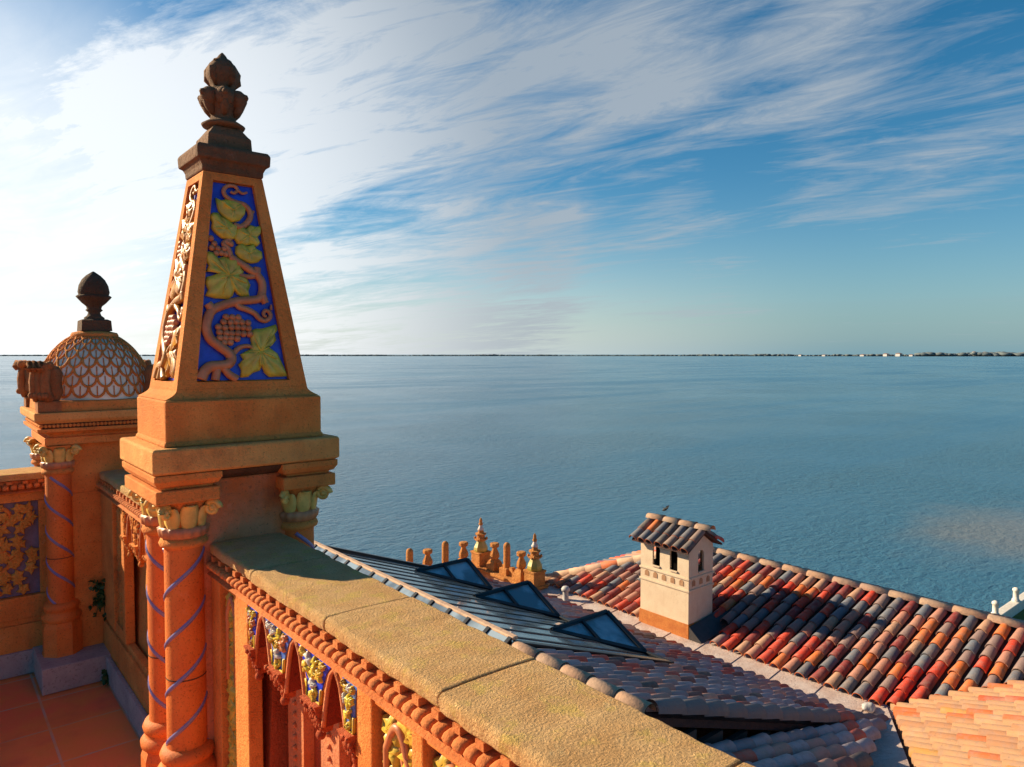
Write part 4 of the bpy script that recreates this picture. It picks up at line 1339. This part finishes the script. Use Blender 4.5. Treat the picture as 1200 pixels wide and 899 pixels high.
def skylight():
    y0, y1, xr, xe = 6.80, 12.9, 5.63, 8.72
    t = thing('roof_skylight', (7.2, 9.8, LZ(7.2)), 'long sloping black framed skylight with glazed ridge beyond the parapet', 'skylight')
    zr = .115
    g = MB()
    n = 14
    pitch = (y1-y0)/n
    def G(x, lift): return LZ(x)+lift
    for k in range(n):
        a, b = y0+pitch*k+.03, y0+pitch*(k+1)-.03
        g.hexa([(xr+.10, a, G(xr+.10, .0)), (xe, a, G(xe, .0)), (xe, b, G(xe, .0)), (xr+.10, b, G(xr+.10, .0)),
                (xr+.10, a, G(xr+.10, .012)), (xe, a, G(xe, .012)), (xe, b, G(xe, .012)), (xr+.10, b, G(xr+.10, .012))])
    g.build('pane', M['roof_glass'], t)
    # glazing bars down the slope
    for k in range(n+1):
        y = y0+pitch*k
        f = MB()
        hw = .030 if 0 < k < n else .06
        top = .026 if 0 < k < n else .07
        f.hexa([(xr+.06, y-hw, G(xr+.06, -.02)), (xe+.02, y-hw, G(xe+.02, -.02)), (xe+.02, y+hw, G(xe+.02, -.02)), (xr+.06, y+hw, G(xr+.06, -.02)),
                (xr+.06, y-hw, G(xr+.06, top)), (xe+.02, y-hw, G(xe+.02, top)), (xe+.02, y+hw, G(xe+.02, top)), (xr+.06, y+hw, G(xr+.06, top))])
        f.build('glazing_bar', M['black_frame'], t, .006)
    f = MB()
    f.box(xe+.021, xe+.085, y0-.06, y1+.06, G(xe, -.1), G(xe, .05))
    f.build('lower_frame', M['black_frame'], t, .006)
    # ridge: tan cap strip, pale panes on the tower side with black bars
    zt = LZ(xr)+.125
    f = MB(); f.box(xr-.03, xr+.06, y0-.05, y1+.05, zt-.045, zt)
    f.build('ridge_strip', M['ridge_tiles'], t, .015)
    g = MB()
    for k in range(n):
        a, b = y0+pitch*k+.035, y0+pitch*(k+1)-.035
        g.hexa([(xr-.38, a, zt-.30), (xr-.031, a, zt-.05), (xr-.031, b, zt-.05), (xr-.38, b, zt-.30),
                (xr-.39, a, zt-.28), (xr-.035, a, zt-.028), (xr-.035, b, zt-.028), (xr-.39, b, zt-.28)])
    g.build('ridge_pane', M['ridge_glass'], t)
    for k in range(n+1):
        y = y0+pitch*k
        f = MB()
        f.hexa([(xr-.39, y-.03, zt-.32), (xr-.031, y-.03, zt-.07), (xr-.031, y+.03, zt-.07), (xr-.39, y+.03, zt-.32),
                (xr-.41, y-.03, zt-.26), (xr-.036, y-.03, zt-.004), (xr-.036, y+.03, zt-.004), (xr-.41, y+.03, zt-.26)])
        f.build('ridge_bar', M['black_frame'], t)
    labs = ['glass dormer skylight nearest the tiled chimney and the viewer', 'glass dormer skylight in the middle of the three', 'glass dormer skylight farthest away, beside the crested parapet']
    for i, yc in enumerate((8.1, 10.1, 12.06)):
        xa, xp, hw = 8.75, 7.50, .82
        za = 1.72-4.31
        A = Vector((xa, yc, za)); P = Vector((xp, yc, LZ(xp)+.02))
        P.z = za
        d = thing('dormer_skylight', (xa-.5, yc, LZ(xa-.5)), labs[i], 'skylight', 'glass dormers on the skylight roof')
        for sg in (-1, 1):
            B = Vector((xa, yc+sg*hw, LZ(xa)+.035))
            nrm = (A-P).cross(B-P).normalized()
            if nrm.z < 0: nrm = -nrm
            gl = MB()
            gl.add([P, A, B, P-nrm*.02, A-nrm*.02, B-nrm*.02], [(0, 1, 2), (5, 4, 3), (0, 2, 5, 3), (2, 1, 4, 5), (1, 0, 3, 4)])
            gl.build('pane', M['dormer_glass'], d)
            fr = MB()
            def bar(p, q, w=.030):
                p, q = Vector(p)+nrm*.012, Vector(q)+nrm*.012
                tt = (q-p).normalized(); s_ = tt.cross(nrm).normalized()*w
                u = nrm*.03
                fr.hexa([p-s_-u, q-s_-u, q+s_-u, p+s_-u, p-s_+u, q-s_+u, q+s_+u, p+s_+u])
            bar(P, A, .034); bar(A, B, .038); bar(P, B, .034)
            m0 = P.lerp(A, .52); m1 = P.lerp(B, .52)
            bar(m0, m1, .024)
            fr.build('frame', M['black_frame'], d)
        gf = MB()
        B0 = Vector((xa+.03, yc-hw, LZ(xa)+.03)); B1 = Vector((xa+.03, yc+hw, LZ(xa)+.03)); A1 = A+Vector((.03, 0, 0))
        gf.add([B0, B1, A1, B0-Vector((.02, 0, 0)), B1-Vector((.02, 0, 0)), A1-Vector((.02, 0, 0))], [(0, 1, 2), (5, 4, 3), (0, 3, 4, 1), (1, 4, 5, 2), (2, 5, 3, 0)])
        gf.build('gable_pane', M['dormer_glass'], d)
skylight()

def valley():
    a = MB()
    a.hexa([(11.0, 4.35, -3.99), (11.95, 4.35, -3.99), (11.95, 13.1, -3.99), (11.0, 13.1, -3.99), (11.0, 4.35, -3.93), (11.95, 4.35, -3.90), (11.95, 13.1, -3.90), (11.0, 13.1, -3.93)])
    # ribs of lapped sheets
    for k in range(11):
        y = 5.0+k*.78
        a.hexa([(11.02, y, -3.931), (11.93, y+.10, -3.901), (11.93, y+.13, -3.901), (11.02, y+.03, -3.931), (11.02, y, -3.918), (11.93, y+.10, -3.888), (11.93, y+.13, -3.888), (11.02, y+.03, -3.918)])
    # branch running down beside the buff roof
    a.hexa([(9.35, 4.05, -3.75), (9.85, 3.80, -3.75), (11.76, 4.83, -4.08), (11.0, 4.60, -4.08), (9.35, 4.05, -3.50), (9.85, 3.80, -3.53), (11.76, 4.83, -3.897), (11.0, 4.60, -3.862)])
    a.hexa([(7.9, 3.55, -3.50), (8.0, 2.84, -3.50), (9.849, 3.799, -3.75), (9.349, 4.049, -3.75), (7.9, 3.55, -3.14), (8.0, 2.84, -3.14), (9.849, 3.799, -3.53), (9.349, 4.049, -3.50)])
    o = a.build('roof_gutter', M['valley_metal'])
    tag(o, 'wide pale stained valley gutter between the tiled roofs', 'gutter')
valley()

def sea_roof():
    t = thing('roof_wing', (13.2, 7.5, -9.6), 'long hipped roof of mixed red, orange and slate barrel tiles behind the chimney', 'roof')
    yh = 13.0
    w = MB(); w.box(RX0+.15, RX1+2.6, -2, yh-.1, -9.6, -3.95)
    w.build('wall', M['wall_plaster'], t)
    d = MB()
    z1 = RZ(RX1)
    yr = yh-(RX1-RX0)*.95
    pts = [(RX0, -2, RZ0-.03), (RX1, -2, z1-.03), (RX1, yr, z1-.03), (RX0, yh, RZ0-.03), (2*RX1-RX0, -2, RZ0-.03), (2*RX1-RX0, yh, RZ0-.03)]
    d.add(pts, [(0, 1, 2, 3), (1, 4, 5, 2), (2, 5, 3), (0, 3, 5, 4)])
    d.build('deck', M['roof_bed'], t)
    dn = Vector((-1, 0, -RS)).normalized(); sd = Vector((0, -1, 0)); up = Vector((-RS, 0, 1)).normalized()
    sl = math.sqrt(1+RS*RS)
    rows = []
    y = -1.0
    mb = MB()
    while y < yh-.15:
        xt = RX1-.06
        if y > yr: xt = RX0+(yh-y)/.95-.02
        xb = RX0-.06
        if y < 4.8: xb = max(xb, 11.67+(4.8-y)+.10)
        if xt-xb > .18:
            rows.append((Vector((xt, y, RZ(xt)+.0)), (xt-xb)*sl))
        y += .25
    tile_field(mb, rows, dn, sd, up, .345, .096,
               keep=lambda q: not (CH[0]-.05 < q.x < CH[1]+.02 and CH[2]-.40 < q.y < CH[3]+.06))
    build_no_recalc(mb, 'roof_tiles', [M['mixed_tiles'], M['clay_rim']], t)
    # sea-side pitch and hip end
    mb = MB(); rows = []
    y = -1.0
    dn2 = Vector((1, 0, -RS)).normalized(); up2 = Vector((RS, 0, 1)).normalized()
    while y < yr:
        rows.append((Vector((RX1+.06, y, z1)), (RX1-RX0)*sl)); y += .228
    tile_field(mb, rows, dn2, -sd, up2, .42, .103)
    hs = (z1-RZ0)/(yh-yr)
    dn3 = Vector((0, 1, -hs)).normalized(); up3 = Vector((0, hs, 1)).normalized()
    rows = []
    x = RX0+.2
    while x < 2*RX1-RX0-.1:
        q = abs(x-RX1)/(RX1-RX0)
        ys = yr+(yh-yr)*q
        zz = z1+(RZ0-z1)*q
        if yh-ys > .15: rows.append((Vector((x, ys, zz)), (yh-ys)*math.sqrt(1+hs*hs)))
        x += .228
    tile_field(mb, rows, dn3, Vector((1, 0, 0)), up3, .40, .103)
    build_no_recalc(mb, 'roof_tiles', [M['mixed_tiles'], M['clay_rim']], t)
    # ridge and hip caps
    mb = MB()
    y = yr+.1
    while y > -1:
        barrel(mb, Vector((RX1, y, z1+.03)), Vector((0, -1, 0)), Vector((1, 0, 0)), Vector((0, 0, 1)), .60, .098, .103, .004, thick=.01, nseg=10, jit=.004, rim=0)
        y -= .56
    h0 = Vector((RX1, yr, z1+.03)); h1 = Vector((RX0, yh, RZ0+.03))
    for hh in (h1, Vector((2*RX1-RX0, yh, RZ0+.03))):
        dv = (hh-h0); n = int(dv.length/.40); u = dv.normalized(); s_ = u.cross(Vector((0, 0, 1))).normalized(); upv = s_.cross(u).normalized()
        if upv.z < 0: upv = -upv
        for k in range(n+1):
            barrel(mb, h0+u*(.40*k), u, s_, upv, .45, .115, .126, .010, thick=.01, nseg=10, jit=.006, rim=0)
    build_no_recalc(mb, 'ridge_tiles', [M['ridge_tiles'], M['clay_rim']], t)
sea_roof()

def cross_roof():
    t = thing('roof_wing', (12.5, 2.5, -9.6), 'pale buff tiled roof catching the sun at the lower right corner', 'roof')
    def BZ(y): return 1.72-(5.65-.36*(4.8-y))-.02
    d = MB()
    V = (11.67, 4.8); E = (9.0, 3.386); Wp = (15.6, .87)
    pts = [V, Wp, (15.6, -1.2), (8.0, -1.2), (8.0, 2.86), E]
    d.add([(x, y, BZ(y)-.03) for x, y in pts]+[(x, y, BZ(y)-.35) for x, y in pts], [tuple(range(6)), tuple(range(11, 5, -1))]+[(i, (i+1) % 6, 6+(i+1) % 6, 6+i) for i in range(6)])
    d.build('deck', M['roof_bed'], t)
    w = MB(); w.box(9.2, 15.0, -1.1, 2.7, -9.6, -4.3)
    w.build('wall', M['wall_plaster'], t)
    dn = Vector((0, 1, -.36)).normalized(); sd = Vector((1, 0, 0)); up = Vector((0, .36, 1)).normalized()
    sl = math.sqrt(1+.36**2)
    mb = MB(); rows = []
    x = 8.1
    while x < 15.6:
        ym = 4.8-(x-11.67) if x > 11.67 else 4.8+(x-11.67)*(.98/1.85)-.20
        ys = 0.2+random.uniform(0, .18)
        if ym-ys > .3: rows.append((Vector((x, ys, BZ(ys))), (ym-ys)*sl))
        x += .205
    tile_field(mb, rows, dn, sd, up, .36, .098, jit=.02)
    build_no_recalc(mb, 'roof_tiles', [M['buff_tiles'], M['buff_tiles']], t)
cross_roof()

def lower_roof():
    t = thing('roof_wing', (8.6, 4.0, -9.6), 'narrow grey tiled lean-to roof below the dark boarded gable', 'roof')
    s = .26
    def TZ(x): return 1.72-(4.42+s*(x-6.9))
    d = MB()
    pts = [(5.5, 4.6), (10.85, 4.6), (10.5, 4.46), (9.3, 4.05), (7.9, 3.56), (5.5, 2.7)]
    d.add([(x, y, TZ(x)-.06) for x, y in pts]+[(x, y, TZ(x)-.3) for x, y in pts], [tuple(range(6)), tuple(range(11, 5, -1))]+[(i, (i+1) % 6, 6+(i+1) % 6, 6+i) for i in range(6)])
    d.build('deck', M['roof_bed'], t)
    w = MB(); w.box(5.6, 7.9, 2.8, 4.5, -9.6, -3.6)
    w.build('wall', M['wall_plaster'], t)
    dn = Vector((1, 0, -s)).normalized(); sd = Vector((0, 1, 0)); up = Vector((s, 0, 1)).normalized()
    rows = []
    y = 4.44
    while y > 2.95:
        xe = 9.35+(y-4.05)*2.89-.03
        rows.append((Vector((5.6, y, TZ(5.6))), (xe-5.6)*math.sqrt(1+s*s)))
        y -= .235
    mb = MB(); tile_field(mb, rows, dn, sd, up, .40, .105)
    build_no_recalc(mb, 'roof_tiles', [M['grey_tiles'], M['clay_rim']], t)
lower_roof()

def chimney():
    x0, x1, y0, y1 = CH
    zb, zw = -4.0, 1.72-3.86
    t = thing('chimney', ((x0+x1)/2, (y0+y1)/2, zb), 'cream plastered chimney with arched openings and its own little tiled roof', 'chimney')
    # walls with real arched openings: long sides two, short sides one
    zf = 1.72-5.35
    w = MB()
    def wall(p0, p1, nrm, wins):
        """wall slab from p0 to p1, arched openings cut as strips"""
        p0 = Vector((*p0, 0)); p1 = Vector((*p1, 0)); L = (p1-p0).length; d = (p1-p0)/L; nr = Vector((*nrm, 0))
        th = .045
        def fr(a, b, dd): return p0+d*a+nr*(-dd)+Vector((0, 0, b))
        zl, zs, hw = 1.72-4.36, 1.72-4.02, .095
        xs = 0
        for c in wins:
            w.prism([(xs, zf), (c-hw, zf), (c-hw, zw), (xs, zw)], fr, 0, th)
            w.prism([(c-hw, zf), (c+hw, zf), (c+hw, zl), (c-hw, zl)], fr, 0, th)
            arc = [(c-hw*math.cos(PI*i/10), zs+hw*1.05*math.sin(PI*i/10)) for i in range(11)]
            for i in range(10):
                (a0, b0), (a1, b1) = arc[i], arc[i+1]
                w.prism([(a0, b0), (a1, b1), (a1, zw), (a0, zw)], fr, 0, th)
            xs = c+hw
        w.prism([(xs, zf), (L, zf), (L, zw), (xs, zw)], fr, 0, th)
    wall((x0, y0), (x0, y1), (-1, 0), [.37, .81])
    wall((x1, y1), (x1, y0), (1, 0), [.41, .85])
    wall((x0+.045, y0), (x1-.045, y0), (0, -1), [.355])
    wall((x1-.045, y1), (x0+.045, y1), (0, 1), [.355])
    # gable peaks
    zp = 1.72-3.58
    for y in (y0, y1-.1):
        w.add([(x0, y, zw), (x1, y, zw), ((x0+x1)/2, y, zp), (x0, y+.1, zw), (x1, y+.1, zw), ((x0+x1)/2, y+.1, zp)], [(0, 1, 2), (5, 4, 3), (0, 3, 4, 1), (1, 4, 5, 2), (2, 5, 3, 0)])
    w.build('wall', M['stucco'], t)
    f = MB(); f.box(x0+.22, x1-.22, y0+.26, y1-.22, zf, zw-.02)
    f.build('flue', M['dark_void'], t)
    # string course and niche row
    f = MB()
    za = 1.72-4.44; zb2 = 1.72-4.68
    for z in (za, zb2):
        f.box(x0-.022, x1+.022, y0-.022, y0-.0005, z-.028, z+.012); f.box(x0-.022, x0-.0005, y0-.0004, y1+.022, z-.028, z+.012)
        f.box(x1+.0005, x1+.022, y0-.0004, y1+.022, z-.028, z+.012); f.box(x0-.0004, x1+.0004, y1+.0005, y1+.022, z-.028, z+.012)
    f.build('string_course', M['stucco'], t, .004)
    zn = za-.115
    def niche(c, n):
        c = Vector(c); n = Vector(n); s_ = Vector((-n.y, n.x, 0))
        b = MB(); vs = []
        hw, hh = .052, .075
        poly = [(-hw, -hh*.7)]+[(-hw*math.cos(PI*i/8), hh*.2+hw*math.sin(PI*i/8)) for i in range(9)]+[(hw, -hh*.7)]
        b.prism(poly, lambda a, bb, dd: c+s_*a+Vector((0, 0, bb))+n*dd, .001, .008)
        b.build('niche', M['niche'], t)
    for k in range(5): niche((x0, y0+.17+(y1-y0-.34)*k/4, zn), (-1, 0, 0))
    for k in range(3): niche((x0+.16+(x1-x0-.32)*k/2, y0, zn), (0, -1, 0))
    for c, s_ in (((x0, y0+.37), 0), ((x0, y0+.81), 0)):
        b = MB(); b.box(x0-.03, x0-.001, c[1]-.10, c[1]+.10, 1.72-4.37, 1.72-4.343)
        b.build('sill', M['stucco'], t)
    b = MB(); b.box(x0+.30, x0+.50, y0-.03, y0-.001, 1.72-4.37, 1.72-4.343)
    b.build('sill', M['stucco'], t)
    # flashing at the foot
    f = MB()
    f.frust(((x0+x1)/2, (y0+y1)/2), zb, (x1-x0)/2+.03, (y1-y0)/2+.03, zf+.001, (x1-x0)/2+.012, (y1-y0)/2+.012)
    f.build('flashing', M['rust_flash'], t, .004)
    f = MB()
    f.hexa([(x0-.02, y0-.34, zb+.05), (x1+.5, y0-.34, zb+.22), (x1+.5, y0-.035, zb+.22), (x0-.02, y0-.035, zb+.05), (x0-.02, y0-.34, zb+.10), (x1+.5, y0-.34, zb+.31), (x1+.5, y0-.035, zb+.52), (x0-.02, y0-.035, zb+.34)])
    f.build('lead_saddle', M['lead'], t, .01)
    # roof
    zr = 1.72-3.50; ze = 1.72-3.83
    xc = (x0+x1)/2; ov = .17
    d = MB()
    for sg in (-1, 1):
        xe = xc+sg*((x1-x0)/2+ov)
        d.hexa([(xc, y0-.10, zr-.07), (xe, y0-.10, ze-.07), (xe, y1+.10, ze-.07), (xc, y1+.10, zr-.07), (xc, y0-.10, zr-.03), (xe, y0-.10, ze-.03), (xe, y1+.10, ze-.03), (xc, y1+.10, zr-.03)])
    rf = d.build('roof', M['roof_bed'], t)
    mb = MB()
    for sg in (-1, 1):
        dv = Vector((sg*((x1-x0)/2+ov), 0, ze-zr)); L = dv.length; dn = dv.normalized(); sd = Vector((0, sg, 0)); up = Vector((sg*(zr-ze)/L, 0, abs(dv.x)/L))
        n = 7
        for k in range(n):
            y = y0-.04+(y1-y0+.08)*k/(n-1)
            barrel(mb, Vector((xc, y, zr-.02))+dn*.03, dn, sd, up, L*.55, .078, .088, .012, jit=.04)
            barrel(mb, Vector((xc, y, zr-.02))+dn*(L*.5), dn, sd, up, L*.55, .080, .096, .02, jit=.05)
    build_no_recalc(mb, 'roof_tile', [M['dark_tiles'], M['clay_rim']], rf)
    mb = MB()
    for k in range(4):
        barrel(mb, Vector((xc, y1+.14-k*.40, zr+.01)), Vector((0, -1, 0)), Vector((1, 0, 0)), Vector((0, 0, 1)), .43, .085, .098, .012, thick=.018, nseg=10, jit=.01)
    build_no_recalc(mb, 'ridge_tile', [M['ridge_tiles'], M['clay_rim']], rf)
chimney()

# ------------------------------------------------------------------ crested parapet with spires at the far end
def cresting():
    zb = 1.72-5.6
    P = lambda x, y: (x, y, zb)
    t = thing('crested_wall', (11.0, 14.5, -9.6), 'orange terracotta crested wall that carries the little spires and urns', 'wall')
    w = MB(); w.box(8.2, 11.5, 14.75, 15.15, -9.6, zb-.02); w.box(11.1, 11.5, 12.65, 14.749, -9.6, zb-.02)
    w.build('wall', M['wall_plaster'], t)
    c = MB(); c.box(8.15, 11.56, 14.69, 15.2, zb-.019, zb+.06); c.box(11.04, 11.56, 12.58, 14.688, zb-.019, zb+.06)
    c.build('coping', M['crest_clay'], t, .015)
    b = MB()
    for k in range(6):
        q = 13.05+k*.30
        b.stack((11.3, q), [(zb+.061, .06, .10), (zb+.16, .06, .10), (zb+.26, .05, .06), (zb+.28, .06, .05)])
    b.build('cresting', M['crest_clay'], t)
    spires = [(11.3, 12.8, 'nearer green and orange spire with white collar at the wall corner, right of the dormers'), (11.3, 14.95, 'taller-looking farther spire standing where the crested wall turns')]
    zb += .0605
    for x, y, lab in spires:
        s = thing('spire', (x, y, zb), lab, 'spire', 'spires on the crested wall')
        b = MB(); b.stack((x, y), [(zb, .18, .18), (zb+.30, .18, .18), (zb+.31, .20, .20), (zb+.36, .20, .20)])
        b.build('pedestal', M['crest_clay'], s, .008)
        b = MB(); b.lathe((x, y), [(.18, zb+.361), (.195, zb+.41), (.185, zb+.47), (.14, zb+.56), (.105, zb+.64)], 8, smooth=False, rot=PI/8)
        b.build('bell', M['crest_green'], s)
        b = MB(); b.lathe((x, y), [(.125, zb+.641), (.165, zb+.655), (.165, zb+.69), (.12, zb+.70), (.105, zb+.79), (.15, zb+.80), (.15, zb+.83), (.085, zb+.84), (.07, zb+.92)], 8, smooth=False, rot=PI/8)
        for k in range(4):
            th = PI/2*k+PI/4
            b.ball((x+.155*math.cos(th), y+.155*math.sin(th), zb+.70), .032, 8, sz=1.5)
        b.build('tier', M['crest_clay'], s)
        b = MB(); b.lathe((x, y), [(.085, zb+.921), (.088, zb+.94), (.062, zb+.98), (.040, zb+1.04)], 12)
        b.build('collar', M['crest_white'], s)
        b = MB(); b.lathe((x, y), [(.035, zb+1.041), (.055, zb+1.06), (.058, zb+1.09), (.035, zb+1.12), (.042, zb+1.15), (.036, zb+1.19), (.012, zb+1.24)], 12)
        b.build('finial', M['crest_clay'], s)
    posts = [(11.3, 13.86, 'round-topped post between the two spires'), (10.17, 14.95, 'round-topped post left of the taller-looking spire'), (9.12, 14.95, 'leftmost round-topped post, alone near the skylight')]
    for x, y, lab in posts:
        p = thing('crest_post', (x, y, zb), lab, 'post', 'round-topped posts on the crested wall')
        b = MB(); b.stack((x, y), [(zb, .14, .14), (zb+.16, .14, .14), (zb+.18, .10, .10)])
        b.build('base', M['crest_clay'], p, .008)
        b = MB(); b.lathe((x, y), [(.088, zb+.181), (.088, zb+.70), (.080, zb+.755), (.055, zb+.79), (.02, zb+.805)], 16)
        b.build('shaft', M['crest_clay'], p)
    urns = [(11.3, 13.30, 'flared urn beside the nearer spire'), (11.3, 14.36, 'flared urn just right of the taller-looking spire'), (10.74, 14.95, 'flared urn just left of the taller-looking spire'), (9.64, 14.95, 'small flared urn between the two leftmost posts')]
    for x, y, lab in urns:
        p = thing('crest_urn', (x, y, zb), lab, 'urn', 'flared urns on the crested wall')
        b = MB(); b.stack((x, y), [(zb, .16, .16), (zb+.12, .16, .16), (zb+.22, .12, .12), (zb+.27, .085, .085)])
        b.build('base', M['crest_clay'], p, .008)
        b = MB(); b.lathe((x, y), [(.085, zb+.271), (.13, zb+.33), (.12, zb+.42), (.07, zb+.52), (.06, zb+.56), (.12, zb+.60), (.125, zb+.67), (.10, zb+.69)], 8, smooth=False, rot=PI/8)
        b.build('bowl', M['crest_clay'], p)
cresting()

# ------------------------------------------------------------------ small things
def roof_vent(x, y, z, s, label):
    t = thing('roof_vent', (x, y, z), label, 'vent', None)
    b = MB(); b.lathe((x, y), [(.10*s, z), (.085*s, z+.02), (.075*s, z+.20*s), (.075*s, z+.24*s)], 14)
    b.build('pipe', M['vent_white'], t)
    b = MB(); b.lathe((x, y), [(.06*s, z+.241*s), (.115*s, z+.25*s), (.12*s, z+.30*s), (.08*s, z+.36*s), (.02*s, z+.37*s)], 14)
    b.build('hood', M['vent_white'], t)
roof_vent(11.32, 11.75, -3.92, .85, 'small white roof vent standing in the pale gutter near the spires')
b = MB()
b.ball((11.45, 4.98, -3.86), .10, 20, sx=1.25, sy=.9, sz=.62)
for v in b.v:
    q = v-Vector((11.45, 4.98, -3.86))
    v += q*(.55*noise.noise(v*9)+.3*noise.noise(v*22))
tag(b.build('rag_bundle', M['vent_white']), 'crumpled white bundle lying where the gutters meet', 'bundle')

def bird():
    x, y, z = 11.98, 9.45, 1.72-3.29
    t = thing('bird', (x, y, z), 'tiny dark bird flying just over the chimney ridge', 'bird')
    b = MB()
    b.lathe((0, 0), [(.004, -.08), (.016, -.06), (.030, -.015), (.032, .02), (.020, .055), (.018, .07), (.010, .088), (.003, .10)], 10)
    rot = Matrix.Rotation(R(60), 3, 'X')
    b.v = [rot @ v + Vector((x, y, z+.04)) for v in b.v]
    for s_ in (-1, 1):
        q = [Vector((x, y, z+.045)), Vector((x+s_*.06, y+.01, z+.10)), Vector((x+s_*.11, y-.03, z+.12)), Vector((x+s_*.05, y-.045, z+.07))]
        b.add(q+[p-Vector((0, 0, .006)) for p in q], [(0, 1, 2, 3), (7, 6, 5, 4), (0, 4, 5, 1), (1, 5, 6, 2), (2, 6, 7, 3), (3, 7, 4, 0)])
    b.build('body', M['bird'], t)
bird()

def weed(x, y, z, n, spread, hang, label):
    rr = random.Random(int(abs(x*1000)))
    t = thing('weed', (x, y, z), label, 'plant', None)
    st = MB(); lf = MB()
    for k in range(n):
        th = rr.uniform(PI*.6, PI*1.6)
        L = spread*rr.uniform(.5, 1)
        dz = rr.uniform(-hang, hang*.8)
        p0 = Vector((x, y, z)); p1 = p0+Vector((math.cos(th)*L*.5, math.sin(th)*L*.6, dz*.6+.01)); p2 = p0+Vector((math.cos(th)*L*.7, math.sin(th)*L, dz))
        st.tube([p0, p1, p2], [.0022, .0018, .001], 5)
        for c in (p1, p2, p0.lerp(p1, .6)):
            for _ in range(3):
                a = Vector((rr.uniform(-1, .3), rr.uniform(-1, 1), rr.uniform(-.6, 1))).normalized()*.026*rr.uniform(.7, 1.2)
                s_ = a.cross(Vector((rr.uniform(-1, 1), 1, rr.uniform(-1, 1)))).normalized()*.011
                lf.add([c, c+a*.5+s_, c+a, c+a*.5-s_], [(0, 1, 2, 3)])
    st.build('stem', M['weed'], t); lf.build('foliage', M['weed'], t)
weed(.745, 4.405, .42, 26, .085, .12, 'green weed growing from the wall joint beside the domed pier')
weed(.735, 4.19, .02, 14, .06, .05, 'small green weed in the floor corner by the grey skirting')

# white terrace balustrade by the water, lower right
def water_terrace():
    lw = MB()
    lw.hexa([(28.0, 3.0, SEA_Z-1), (38, 3.0, SEA_Z-1), (38, 8.2, SEA_Z-1), (28.0, 8.2, SEA_Z-1), (28.0, 3.0, -7.83), (38, 3.0, -7.83), (38, 8.2, -7.83), (28.0, 8.2, -7.83)])
    tag(lw.build('lawn', M['lawn']), kind='structure')
    t = thing('white_balustrade', (30.5, 8.35, -7.83), 'white balustrade with slim round posts at the edge of a grassy terrace by the water', 'balustrade')
    rl = MB(); rl.box(28.2, 38, 8.205, 8.5, -9.5, -7.48)
    rl.build('rail', M['white_paint'], t, .02)
    for x in (29.05, 31.3, 33.55):
        b = MB(); b.lathe((x, 8.35), [(.13, -7.479), (.13, -7.410), (.095, -7.380), (.095, -7.100), (.12, -7.080), (.11, -7.010), (.05, -6.970), (.02, -6.960)], 14)
        b.build('post', M['white_paint'], t)
water_terrace()
